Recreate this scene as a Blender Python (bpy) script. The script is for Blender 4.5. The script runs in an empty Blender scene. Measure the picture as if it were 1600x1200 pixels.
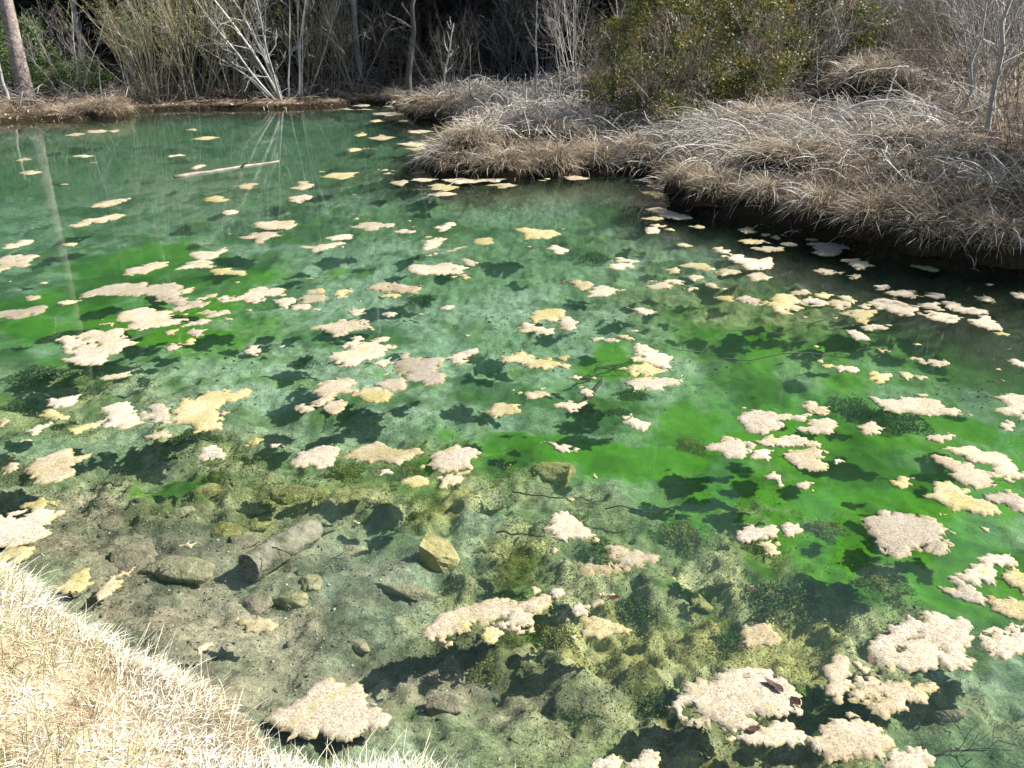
import bpy, math, random
import numpy as np
from mathutils import Vector, Matrix
from mathutils.geometry import delaunay_2d_cdt

scene = bpy.context.scene
COL = scene.collection
R = math.radians

# ------------------------------------------------------------------ camera, sky, sun, exposure
CAM_H, PITCH, F = 2.2, R(23.6), 1330.0
cam_d = bpy.data.cameras.new('camera')
cam = bpy.data.objects.new('camera', cam_d)
COL.objects.link(cam)
cam.location = (0, 0, CAM_H)
cam.rotation_euler = (R(90) - PITCH, 0, 0)
cam_d.sensor_width = 36.0
cam_d.lens = 36.0 * F / 1600.0
cam_d.clip_start = 0.05
cam_d.clip_end = 600
scene.camera = cam

SUN_EL, SUN_AZ = R(41), R(9)          # azimuth measured from +X towards +Y
world = bpy.data.worlds.new('World')
scene.world = world
world.use_nodes = True
wn = world.node_tree
wn.nodes.clear()
sky = wn.nodes.new('ShaderNodeTexSky')
sky.sky_type = 'NISHITA'
sky.sun_disc = False
sky.sun_elevation = SUN_EL
sky.sun_rotation = R(90) - SUN_AZ
bg = wn.nodes.new('ShaderNodeBackground')
bg.inputs['Strength'].default_value = 0.078
wo = wn.nodes.new('ShaderNodeOutputWorld')
wn.links.new(sky.outputs[0], bg.inputs[0])
wn.links.new(bg.outputs[0], wo.inputs[0])

sun_d = bpy.data.lights.new('sun', 'SUN')
sun_d.energy = 5.0
sun_d.angle = R(0.8)
sun_d.color = (1.0, 0.965, 0.91)
sun = bpy.data.objects.new('sun', sun_d)
COL.objects.link(sun)
sdir = Vector((math.cos(SUN_EL) * math.cos(SUN_AZ), math.cos(SUN_EL) * math.sin(SUN_AZ), math.sin(SUN_EL)))
sun.rotation_euler = sdir.to_track_quat('Z', 'Y').to_euler()
sun.location = sdir * 60

vs = scene.view_settings
vs.view_transform = 'Standard'
vs.look = 'None'
vs.exposure = 1.25
vs.gamma = 1.0
vs.use_curve_mapping = False
scene.cycles.use_denoising = True
scene.cycles.use_adaptive_sampling = True
scene.cycles.adaptive_threshold = 0.025
scene.cycles.max_bounces = 6
scene.cycles.diffuse_bounces = 2
scene.cycles.glossy_bounces = 2
scene.cycles.transparent_max_bounces = 12
scene.cycles.volume_bounces = 1
scene.cycles.caustics_reflective = False
scene.cycles.caustics_refractive = False
scene.cycles.sample_clamp_indirect = 6.0

# ------------------------------------------------------------------ small tools
CP, SP = math.cos(PITCH), math.sin(PITCH)

def P(px, py, z=0.0):
    """the place at height z that the photograph shows at (px, py)"""
    u, v = (px - 800) / F, (600 - py) / F
    d = (u, CP + v * SP, -SP + v * CP)
    t = (z - CAM_H) / d[2]
    return Vector((d[0] * t, d[1] * t, z))

def PD(px, py, Y):
    """the place at distance Y that the photograph shows at (px, py)"""
    u, v = (px - 800) / F, (600 - py) / F
    d = (u, CP + v * SP, -SP + v * CP)
    t = Y / d[1]
    return Vector((d[0] * t, Y, CAM_H + d[2] * t))

def hash2(ix, iy, seed):
    n = (ix.astype(np.int64) * 374761393 + iy.astype(np.int64) * 668265263 + seed * 974634757) & 0x7fffffff
    n = ((n ^ (n >> 13)) * 1274126177) & 0x7fffffff
    n = n ^ (n >> 16)
    return (n & 0xffff) / 65535.0

def vnoise(x, y, seed=0):
    x = np.asarray(x, float); y = np.asarray(y, float)
    ix, iy = np.floor(x), np.floor(y)
    fx, fy = x - ix, y - iy
    fx = fx * fx * fx * (fx * (fx * 6 - 15) + 10); fy = fy * fy * fy * (fy * (fy * 6 - 15) + 10)
    a = hash2(ix, iy, seed); b = hash2(ix + 1, iy, seed)
    c = hash2(ix, iy + 1, seed); d = hash2(ix + 1, iy + 1, seed)
    return (a + (b - a) * fx) * (1 - fy) + (c + (d - c) * fx) * fy

def fbm(x, y, scale, seed=0, octaves=4, gain=0.5):
    s, amp, tot = 0.0, 1.0, 0.0
    c, si = math.cos(0.6), math.sin(0.6)
    x = np.asarray(x, float) * scale; y = np.asarray(y, float) * scale
    for o in range(octaves):
        s = s + amp * vnoise(x, y, seed + o * 17)
        tot += amp; amp *= gain
        x, y = (x * c - y * si) * 2.03 + 3.1, (x * si + y * c) * 2.03 + 1.7
    return s / tot

def sstep(a, b, x):
    t = np.clip((np.asarray(x, float) - a) / (b - a), 0, 1)
    return t * t * (3 - 2 * t)

def mesh_np(name, V, faces, smooth=True, attrs=None):
    """faces: list of integer arrays, each (n, k)"""
    me = bpy.data.meshes.new(name)
    V = np.asarray(V, np.float32).reshape(-1, 3)
    faces = [np.asarray(f, np.int32) for f in faces if len(f)]
    me.vertices.add(len(V)); me.vertices.foreach_set('co', V.ravel())
    nl = sum(f.size for f in faces); npoly = sum(len(f) for f in faces)
    me.loops.add(nl); me.polygons.add(npoly)
    me.loops.foreach_set('vertex_index', np.concatenate([f.ravel() for f in faces]))
    tot = np.concatenate([np.full(len(f), f.shape[1], np.int32) for f in faces])
    st = np.concatenate([[0], np.cumsum(tot)[:-1]]).astype(np.int32)
    me.polygons.foreach_set('loop_start', st)
    me.polygons.foreach_set('loop_total', tot)
    me.polygons.foreach_set('use_smooth', np.full(npoly, smooth, bool))
    for k, (typ, arr) in (attrs or {}).items():
        a = me.attributes.new(k, typ, 'POINT')
        arr = np.asarray(arr, np.float32)
        a.data.foreach_set('color' if typ == 'FLOAT_COLOR' else 'value', arr.ravel())
    me.update(calc_edges=True)
    return me

def obj(name, me, mat=None, parent=None, loc=None, kind=None):
    o = bpy.data.objects.new(name, me)
    COL.objects.link(o)
    if mat is not None and me is not None and not me.materials:
        me.materials.append(mat)
    if parent is not None:
        o.parent = parent
    if loc is not None:
        o.location = loc
    if kind:
        o['kind'] = kind
    return o

def thing(name, label, cat, loc=(0, 0, 0), rotz=0.0, group=None):
    o = bpy.data.objects.new(name, None)
    COL.objects.link(o)
    o.location = loc
    o.rotation_euler = (0, 0, rotz)
    o.empty_display_size = 0.1
    tag(o, label, cat, group)
    return o

def tag(o, label, cat, group=None):
    o['label'] = label
    o['category'] = cat
    if group:
        o['group'] = group
    return o

def copy_tree(root, loc, rotz=0.0, scale=1.0, label=None, cat=None, group=None, tilt=(0, 0)):
    r = root.copy(); COL.objects.link(r)
    r.location = loc; r.rotation_euler = (tilt[0], tilt[1], rotz); r.scale = (scale,) * 3
    if label: r['label'] = label
    if cat: r['category'] = cat
    if group: r['group'] = group
    for ch in list(root.children):
        c = ch.copy(); COL.objects.link(c); c.parent = r
        for g in list(ch.children):
            d = g.copy(); COL.objects.link(d); d.parent = c
    return r

# ------------------------------------------------------------------ materials
class NT:
    def __init__(s, name):
        s.m = bpy.data.materials.new(name); s.m.use_nodes = True
        s.t = s.m.node_tree; s.t.nodes.clear()
        s.out = s.t.nodes.new('ShaderNodeOutputMaterial')
    def n(s, typ, **kw):
        nd = s.t.nodes.new('ShaderNode' + typ)
        for k, v in kw.items():
            if k.startswith('_'): setattr(nd, k[1:], v)
            else: nd.inputs[k.replace('__', ' ')].default_value = v
        return nd
    def l(s, a, b): s.t.links.new(a, b)
    def noise(s, scale, detail=4, rough=0.6, vec=None, dist=0.0):
        nd = s.n('TexNoise', Scale=scale, Detail=detail, Roughness=rough, Distortion=dist)
        if vec is not None: s.l(vec, nd.inputs['Vector'])
        return nd.outputs['Fac']
    def ramp(s, fac, stops, interp='LINEAR'):
        nd = s.n('ValToRGB')
        cr = nd.color_ramp; cr.interpolation = interp
        while len(cr.elements) > 1: cr.elements.remove(cr.elements[-1])
        for i, (p, c) in enumerate(stops):
            e = cr.elements[0] if i == 0 else cr.elements.new(p)
            e.position = p
            e.color = (c, c, c, 1) if isinstance(c, (int, float)) else (*c, 1)
        s.l(fac, nd.inputs[0])
        return nd.outputs[0]
    def mix(s, fac, a, b, mode='MIX'):
        nd = s.n('Mix', _data_type='RGBA', _blend_type=mode)
        for sock, v in ((nd.inputs[0], fac), (nd.inputs[6], a), (nd.inputs[7], b)):
            if hasattr(v, 'links'): s.l(v, sock)
            elif isinstance(v, (int, float)): sock.default_value = v if sock.type == 'VALUE' else (v, v, v, 1)
            else: sock.default_value = (*v, 1)
        return nd.outputs[2]
    def math(s, op, a, b=0.0):
        nd = s.n('Math', _operation=op)
        for sock, v in ((nd.inputs[0], a), (nd.inputs[1], b)):
            if hasattr(v, 'links'): s.l(v, sock)
            else: sock.default_value = v
        return nd.outputs[0]
    def bump(s, h, strength=0.5, distance=0.01):
        nd = s.n('Bump', Strength=strength, Distance=distance)
        s.l(h, nd.inputs['Height'])
        return nd.outputs[0]
    def principled(s, col, rough=0.8, normal=None, spec=0.3):
        p = s.n('BsdfPrincipled', Roughness=rough)
        p.inputs['Specular IOR Level'].default_value = spec
        if hasattr(col, 'links'): s.l(col, p.inputs['Base Color'])
        else: p.inputs['Base Color'].default_value = (*col, 1)
        if normal is not None: s.l(normal, p.inputs['Normal'])
        return p.outputs[0]
    def done(s, surf, vol=None):
        s.l(surf, s.out.inputs['Surface'])
        if vol is not None: s.l(vol, s.out.inputs['Volume'])
        return s.m
    def objco(s): return s.n('TexCoord').outputs['Object']
    def pos(s): return s.n('NewGeometry').outputs['Position']
    def attr(s, name): return s.n('Attribute', _attribute_name=name)

def simple_mat(name, c1, c2, scale=8.0, rough=0.85, bump=0.4, bd=0.01, spec=0.2, use_obj=True):
    t = NT(name)
    v = t.objco() if use_obj else t.pos()
    f = t.noise(scale, 5, 0.65, v)
    col = t.ramp(f, [(0.3, c1), (0.7, c2)])
    nrm = t.bump(t.noise(scale * 3, 4, 0.6, v), bump, bd) if bump else None
    return t.done(t.principled(col, rough, nrm, spec))

def stem_mat(name, dark, light, var=0.35):
    """bare wood: noise along the stem plus a tone of its own for each stem"""
    t = NT(name)
    tone = t.attr('tone').outputs['Fac']
    f = t.noise(25, 3, 0.6, t.objco())
    f2 = t.math('ADD', t.math('MULTIPLY', f, var), t.math('MULTIPLY', tone, 1 - var))
    return t.done(t.principled(t.ramp(f2, [(0.15, dark), (0.85, light)]), 0.7, None, 0.35))

def leaf_mat(name, stops, rough=0.5, trans=0.3, spec=0.4):
    t = NT(name)
    col = t.ramp(t.attr('tone').outputs['Fac'], stops)
    p = t.principled(col, rough, None, spec)
    tr = t.n('BsdfTranslucent'); t.l(col, tr.inputs[0])
    mx = t.n('MixShader'); mx.inputs[0].default_value = trans
    t.l(p, mx.inputs[1]); t.l(tr.outputs[0], mx.inputs[2])
    return t.done(mx.outputs[0])

def mat_material():
    t = NT('dried_algae')
    oi = t.n('ObjectInfo')
    sep = t.n('SeparateColor'); t.l(oi.outputs['Color'], sep.inputs[0])
    v = t.pos()
    n1 = t.noise(9, 5, 0.65, v)
    n2 = t.noise(34, 5, 0.7, v)
    n3 = t.noise(110, 4, 0.75, v)
    cream = t.ramp(n2, [(0.28, (0.32, 0.268, 0.19)), (0.72, (0.54, 0.47, 0.365))])
    pink = t.ramp(n2, [(0.28, (0.31, 0.262, 0.21)), (0.72, (0.54, 0.48, 0.405))])
    tan = t.ramp(n2, [(0.28, (0.25, 0.185, 0.095)), (0.72, (0.40, 0.31, 0.185))])
    yel = t.ramp(n2, [(0.28, (0.29, 0.25, 0.045)), (0.72, (0.46, 0.41, 0.12))])
    c = t.mix(sep.outputs[2], cream, pink)
    c = t.mix(sep.outputs[1], c, tan)
    # patches of fresher yellow algae, more of them on the yellow mats
    yf = t.math('MULTIPLY', t.ramp(n1, [(0.36, 0.0), (0.62, 1.0)]), 0.35)
    yf = t.math('ADD', t.math('MULTIPLY', yf, t.math('ADD', sep.outputs[0], 0.45)), t.math('MULTIPLY', sep.outputs[0], 0.75))
    yf = t.math('MINIMUM', yf, 1.0)
    c = t.mix(yf, c, yel)
    # dark grains and pits
    c = t.mix(t.ramp(n3, [(0.36, 0.75), (0.46, 0.0)]), c, (0.16, 0.11, 0.065))
    c = t.mix(t.ramp(t.noise(26, 6, 0.75, v, 0.6), [(0.33, 0.55), (0.42, 0.0)]), c, (0.20, 0.15, 0.085))
    vo = t.n('TexVoronoi', Scale=38.0, _feature='DISTANCE_TO_EDGE'); t.l(v, vo.inputs['Vector'])
    c = t.mix(t.ramp(vo.outputs['Distance'], [(0.0, 0.35), (0.06, 0.0)]), c, (0.22, 0.17, 0.11))
    c = t.mix(t.ramp(t.noise(60, 2, 0.5, v), [(0.66, 0.0), (0.74, 0.5)]), c, (0.62, 0.55, 0.46))
    c = t.mix(t.ramp(t.noise(4.5, 4, 0.6, v), [(0.42, 0.0), (0.64, 0.4)]), c, (0.56, 0.50, 0.42))
    c = t.mix(1.0, c, t.ramp(n3, [(0.3, 0.62), (0.7, 1.28)]), 'MULTIPLY')
    c = t.mix(t.ramp(t.noise(17, 5, 0.7, v, 0.8), [(0.54, 0.0), (0.68, 0.5)]), c, (0.26, 0.21, 0.135))
    c = t.mix(t.ramp(t.noise(7, 4, 0.65, v, 0.5), [(0.56, 0.0), (0.68, 0.55)]), c, (0.33, 0.31, 0.085))
    c = t.mix(t.ramp(t.noise(75, 2, 0.5, v), [(0.68, 0.0), (0.74, 0.8)]), c, (0.06, 0.04, 0.025))
    wet = t.n('CombineColor')
    for k in range(3): t.l(oi.outputs['Alpha'], wet.inputs[k])
    c = t.mix(1.0, c, wet.outputs[0], 'MULTIPLY')
    c = t.mix(t.math('MULTIPLY', t.attr('rim').outputs['Fac'], 0.85), c, (0.25, 0.215, 0.075))
    h = t.math('ADD', t.math('MULTIPLY', n2, 0.8), t.math('MULTIPLY', n3, 0.6))
    return t.done(t.principled(c, 0.8, t.bump(h, 0.8, 0.006), 0.2))

def bed_material():
    t = NT('pond_bottom')
    v = t.pos()
    col = t.attr('Col').outputs['Color']
    n = t.noise(55, 5, 0.7, v)
    n2 = t.noise(14, 5, 0.65, v)
    c = t.mix(1.0, col, t.ramp(n, [(0.25, 0.55), (0.75, 1.45)]), 'MULTIPLY')
    c = t.mix(1.0, c, t.ramp(n2, [(0.25, 0.5), (0.75, 1.5)]), 'MULTIPLY')
    c = t.mix(1.0, c, t.ramp(t.noise(150, 4, 0.7, v), [(0.3, 0.6), (0.7, 1.4)]), 'MULTIPLY')
    soft = t.attr('soft').outputs['Fac']
    c = t.mix(soft, c, col)
    nb = t.n('Bump', Distance=0.02)
    t.l(n, nb.inputs['Height'])
    t.l(t.math('MULTIPLY', t.math('SUBTRACT', 1.0, soft), 0.8), nb.inputs['Strength'])
    return t.done(t.principled(c, 1.0, nb.outputs[0], 0.0))

def ground_material():
    t = NT('leaf_litter_earth')
    v = t.pos()
    col = t.attr('Col').outputs['Color']
    n = t.noise(40, 6, 0.7, v)
    c = t.mix(1.0, col, t.ramp(n, [(0.25, 0.45), (0.75, 1.5)]), 'MULTIPLY')
    return t.done(t.principled(c, 0.95, t.bump(n, 0.8, 0.03), 0.1))

def water_material():
    t = NT('clear_pond_water')
    v = t.pos()
    mp = t.n('Mapping'); mp.inputs['Scale'].default_value = (1.0, 1.6, 1.0); t.l(v, mp.inputs[0])
    h = t.math('ADD', t.math('MULTIPLY', t.noise(3.0, 2, 0.5, mp.outputs[0]), 1.0), t.math('MULTIPLY', t.noise(14.0, 2, 0.5, mp.outputs[0]), 0.12))
    nrm = t.bump(h, 0.16, 0.006)
    bf = t.n('NewGeometry').outputs['Backfacing']
    fr = t.n('Fresnel'); t.l(nrm, fr.inputs['Normal'])
    t.l(t.math('SUBTRACT', 1.333, t.math('MULTIPLY', bf, 1.333 - 1 / 1.333)), fr.inputs['IOR'])
    gl = t.n('BsdfGlossy', Roughness=0.012); t.l(nrm, gl.inputs['Normal'])
    tr = t.n('BsdfTransparent')
    mx = t.n('MixShader')
    t.l(fr.outputs[0], mx.inputs[0]); t.l(tr.outputs[0], mx.inputs[1]); t.l(gl.outputs[0], mx.inputs[2])
    va = t.n('VolumeAbsorption', Density=1.0)
    va.inputs['Color'].default_value = (1 - 0.15, 1 - 0.045, 1 - 0.09, 1)
    vsc = t.n('VolumeScatter', Density=0.08, Anisotropy=0.3)
    vsc.inputs['Color'].default_value = (0.52, 0.96, 0.62, 1)
    ad = t.n('AddShader')
    t.l(va.outputs[0], ad.inputs[0]); t.l(vsc.outputs[0], ad.inputs[1])
    return t.done(mx.outputs[0], ad.outputs[0])

M = {}
M['mat'] = mat_material()
M['bed'] = bed_material()
M['ground'] = ground_material()
M['water'] = water_material()
M['grass_near'] = leaf_mat('straw_grass', [(0.0, (0.26, 0.175, 0.08)), (0.3, (0.52, 0.42, 0.25)), (0.65, (0.72, 0.64, 0.45)), (1.0, (0.82, 0.78, 0.66))], 0.55, 0.25, 0.3)
M['grass_green'] = leaf_mat('green_grass', [(0.0, (0.10, 0.16, 0.03)), (1.0, (0.30, 0.36, 0.10))], 0.5, 0.35, 0.3)
M['grass_bank'] = leaf_mat('dead_sedge', [(0.0, (0.09, 0.064, 0.038)), (0.35, (0.27, 0.21, 0.14)), (0.7, (0.47, 0.385, 0.27)), (1.0, (0.68, 0.62, 0.51))], 0.65, 0.2, 0.3)
M['cane'] = leaf_mat('bleached_reed', [(0.0, (0.22, 0.19, 0.15)), (0.5, (0.47, 0.43, 0.37)), (1.0, (0.74, 0.71, 0.66))], 0.6, 0.1, 0.3)
M['peat'] = simple_mat('peat_mound', (0.012, 0.009, 0.006), (0.06, 0.04, 0.022), 9, 0.95, 0.8, 0.03)
M['bark_pine'] = simple_mat('reddish_pine_bark', (0.14, 0.108, 0.092), (0.44, 0.365, 0.32), 9, 0.9, 1.0, 0.04)
M['bark_dark'] = simple_mat('dark_bark', (0.02, 0.016, 0.013), (0.09, 0.075, 0.06), 7, 0.9, 1.0, 0.04)
M['bark_pale'] = simple_mat('pale_grey_bark', (0.26, 0.245, 0.23), (0.50, 0.48, 0.45), 9, 0.75, 0.4, 0.01)
M['needles'] = leaf_mat('conifer_needles', [(0.0, (0.006, 0.012, 0.005)), (1.0, (0.028, 0.044, 0.015))], 0.6, 0.1, 0.2)
M['juniper'] = leaf_mat('juniper_sprays', [(0.0, (0.04, 0.08, 0.022)), (0.6, (0.13, 0.20, 0.06)), (1.0, (0.27, 0.33, 0.14))], 0.55, 0.2, 0.3)
M['box'] = leaf_mat('box_leaves', [(0.0, (0.03, 0.05, 0.012)), (0.5, (0.13, 0.155, 0.036)), (0.85, (0.28, 0.24, 0.05)), (1.0, (0.34, 0.23, 0.07))], 0.5, 0.25, 0.3)
M['willow_bud'] = leaf_mat('willow_buds', [(0.0, (0.17, 0.155, 0.04)), (1.0, (0.40, 0.36, 0.12))], 0.6, 0.3, 0.3)
M['willow_stem'] = stem_mat('willow_stems', (0.10, 0.085, 0.045), (0.48, 0.43, 0.31))
M['grey_stem'] = stem_mat('grey_bare_stems', (0.09, 0.08, 0.072), (0.46, 0.43, 0.39))
M['dim_stem'] = stem_mat('dark_bare_stems', (0.02, 0.018, 0.016), (0.13, 0.118, 0.105))
M['white_stem'] = stem_mat('bleached_bare_stems', (0.24, 0.225, 0.205), (0.60, 0.57, 0.53))
M['brown_stem'] = stem_mat('brown_bare_stems', (0.08, 0.06, 0.045), (0.33, 0.27, 0.22))
M['rock'] = simple_mat('algae_coated_rock', (0.11, 0.105, 0.055), (0.31, 0.285, 0.17), 22, 1.0, 0.8, 0.02, 0.0)
M['rock_olive'] = simple_mat('olive_coated_rock', (0.08, 0.08, 0.025), (0.27, 0.255, 0.10), 22, 1.0, 0.8, 0.02, 0.0)
M['rock_grey'] = simple_mat('grey_rock', (0.07, 0.064, 0.042), (0.235, 0.205, 0.14), 22, 1.0, 0.8, 0.02, 0.0)
M['rock_tan'] = simple_mat('tan_rock', (0.16, 0.135, 0.05), (0.40, 0.34, 0.17), 12, 1.0, 0.8, 0.02, 0.0)
M['stone_white'] = simple_mat('white_limestone', (0.5, 0.48, 0.45), (0.75, 0.73, 0.7), 6, 0.9, 0.4, 0.02)
M['log'] = simple_mat('waterlogged_bark', (0.07, 0.068, 0.045), (0.29, 0.265, 0.195), 11, 0.95, 0.9, 0.02, 0.0)
M['log_end'] = simple_mat('rotten_cut_end', (0.06, 0.058, 0.048), (0.27, 0.25, 0.21), 45, 0.95, 1.0, 0.01, 0.05)
M['float_log'] = simple_mat('bleached_log', (0.16, 0.135, 0.10), (0.40, 0.35, 0.29), 7, 0.8, 0.4, 0.01)
M['weed'] = leaf_mat('waterweed', [(0.0, (0.03, 0.045, 0.012)), (0.5, (0.12, 0.15, 0.035)), (1.0, (0.27, 0.28, 0.09))], 1.0, 0.35, 0.0)
M['weed_dark'] = leaf_mat('dark_waterweed', [(0.0, (0.022, 0.045, 0.018)), (1.0, (0.08, 0.13, 0.045))], 1.0, 0.25, 0.0)
M['weed_bright'] = leaf_mat('bright_waterweed', [(0.0, (0.02, 0.16, 0.01)), (1.0, (0.08, 0.34, 0.02))], 1.0, 0.35, 0.0)
M['twig_wet'] = simple_mat('wet_twig', (0.012, 0.012, 0.008), (0.06, 0.055, 0.035), 20, 0.9, 0.0)
M['leaf_dead'] = simple_mat('dead_leaf', (0.025, 0.014, 0.010), (0.09, 0.05, 0.035), 30, 0.6, 0.3)
M['moss'] = leaf_mat('rusty_moss', [(0.0, (0.10, 0.06, 0.01)), (1.0, (0.34, 0.20, 0.03))], 0.8, 0.2, 0.1)
M['fluff'] = leaf_mat('olive_algae_fluff', [(0.0, (0.06, 0.06, 0.016)), (0.35, (0.125, 0.125, 0.034)), (0.7, (0.20, 0.20, 0.066)), (1.0, (0.29, 0.29, 0.13))], 1.0, 0.35, 0.0)
M['debris'] = leaf_mat('drowned_debris', [(0.0, (0.03, 0.035, 0.018)), (0.8, (0.09, 0.10, 0.05)), (1.0, (0.12, 0.12, 0.07))], 1.0, 0.1, 0.0)
M['litter'] = leaf_mat('brown_leaf_litter', [(0.0, (0.035, 0.022, 0.014)), (0.5, (0.16, 0.105, 0.065)), (1.0, (0.42, 0.33, 0.24))], 0.7, 0.15, 0.2)
M['mud_fluff'] = leaf_mat('silt_flocks', [(0.0, (0.06, 0.055, 0.032)), (0.5, (0.17, 0.15, 0.09)), (1.0, (0.33, 0.30, 0.19))], 1.0, 0.2, 0.0)

# ------------------------------------------------------------------ the lie of the land
shore_px = [(-420, 830), (-150, 870), (0, 908), (60, 940), (110, 990), (185, 1045), (275, 1105), (365, 1150), (420, 1200), (520, 1215), (640, 1225), (760, 1262), (1000, 1345)]
shore = [P(*q).xy for q in shore_px]
shore += [Vector((1.6, 1.05)), Vector((3.0, 0.6)), Vector((6.0, -0.5)), Vector((10.5, 0.5)), Vector((11.5, 4.5)), Vector((8.4, 6.3))]
shore += [P(*q).xy for q in [(1600, 440), (1500, 425), (1420, 412), (1330, 388), (1250, 368), (1150, 350), (1085, 332), (1050, 306), (1035, 286), (1000, 272), (950, 268),
          (890, 276), (800, 277), (740, 279), (690, 272), (666, 255), (672, 238), (700, 222), (735, 208), (700, 192), (655, 184), (625, 172), (608, 162), (560, 163), (500, 167),
          (420, 170), (330, 170), (250, 173), (205, 178), (130, 187), (60, 188), (0, 192), (-200, 196)]]
shore += [Vector((-21.0, 15.0)), Vector((-17.0, 8.0)), Vector((-9.0, 4.6))]
SH = np.array([(p[0], p[1]) for p in shore])

def shore_dist(x, y):
    """signed distance to the water's edge, positive over the water"""
    x = np.asarray(x, float); y = np.asarray(y, float)
    shp = x.shape; x = x.ravel(); y = y.ravel()
    best = np.full(x.shape, 1e9); inside = np.zeros(x.shape, bool)
    A = SH; B = np.roll(SH, -1, 0)
    for (ax, ay), (bx, by) in zip(A, B):
        dx, dy = bx - ax, by - ay
        t = np.clip(((x - ax) * dx + (y - ay) * dy) / (dx * dx + dy * dy), 0, 1)
        best = np.minimum(best, (x - ax - t * dx) ** 2 + (y - ay - t * dy) ** 2)
        c = ((ay > y) != (by > y)) & (x < (bx - ax) * (y - ay) / (by - ay + 1e-12) + ax)
        inside ^= c
    return (np.sqrt(best) * np.where(inside, 1, -1)).reshape(shp)

def blob(x, y, lst):
    """soft patches listed by where the photograph shows them, laid on the pond as ellipses in metres"""
    s = np.zeros_like(x)
    wx = x + (fbm(x, y, 1.3, 91, 5, .6) - 0.5) * 1.2
    wy = y + (fbm(x, y, 1.3, 55, 5, .6) - 0.5) * 1.2
    for q in lst:
        px, py, rx, ry = q[:4]; w = q[4] if len(q) > 4 else 1.0
        c = P(px, py, -0.3)
        sl = (P(px + rx, py, -0.3) - c).length
        sy = (P(px, py - ry, -0.3).y - P(px, py + ry, -0.3).y) / 2
        r2 = ((wx - c.x) / sl) ** 2 + ((wy - c.y) / sy) ** 2
        s = np.maximum(s, w * np.exp(-0.75 * r2))
    return s

GREEN = [(1000, 690, 190, 42), (1130, 650, 120, 55), (1260, 690, 140, 70), (1200, 765, 170, 42), (1380, 850, 150, 70), (1450, 750, 150, 80), (1570, 690, 70, 60), (890, 680, 120, 34),
         (790, 695, 80, 28), (630, 705, 90, 26, .7), (1150, 520, 110, 30, .65), (1300, 590, 130, 35, .6), (985, 560, 60, 25, .75), (220, 395, 95, 30), (90, 455, 120, 28), (50, 500, 90, 22),
         (260, 520, 70, 20, .7), (340, 415, 120, 22, .6), (450, 405, 90, 18, .5), (90, 560, 90, 20, .6), (270, 760, 70, 18, .7), (560, 730, 110, 18, .5), (1500, 935, 70, 40, .8),
         (1085, 930, 40, 30, .6), (1280, 640, 360, 150, .55), (190, 470, 280, 90, .5), (1350, 540, 260, 80, .5), (720, 700, 260, 45, .55), (1480, 840, 200, 120, .7), (330, 560, 200, 40, .35), (800, 560, 300, 80, .25), (1330, 480, 100, 22, .5), (1100, 470, 70, 18, .4), (700, 655, 60, 18, .5)]
OLIVE = [(1100, 900, 260, 120), (960, 1040, 230, 130), (1200, 980, 220, 120), (1000, 1180, 320, 90), (330, 765, 260, 45), (620, 765, 220, 40), (800, 890, 120, 60, .9), (1450, 1180, 200, 60, .6),
         (90, 620, 150, 45, .7), (330, 690, 130, 40, .6), (1200, 480, 180, 40, .5), (600, 690, 180, 30, .6)]
MUD = [(200, 900, 260, 110), (380, 1000, 240, 90), (120, 800, 110, 50), (620, 1100, 170, 70), (480, 880, 140, 60, .7)]
PALE = [(1540, 1100, 130, 110), (580, 620, 120, 30, .5), (250, 600, 130, 30, .6), (700, 830, 160, 30, .6), (1130, 610, 70, 25, .5), (640, 900, 90, 40, .5), (960, 470, 130, 30, .4)]

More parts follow.
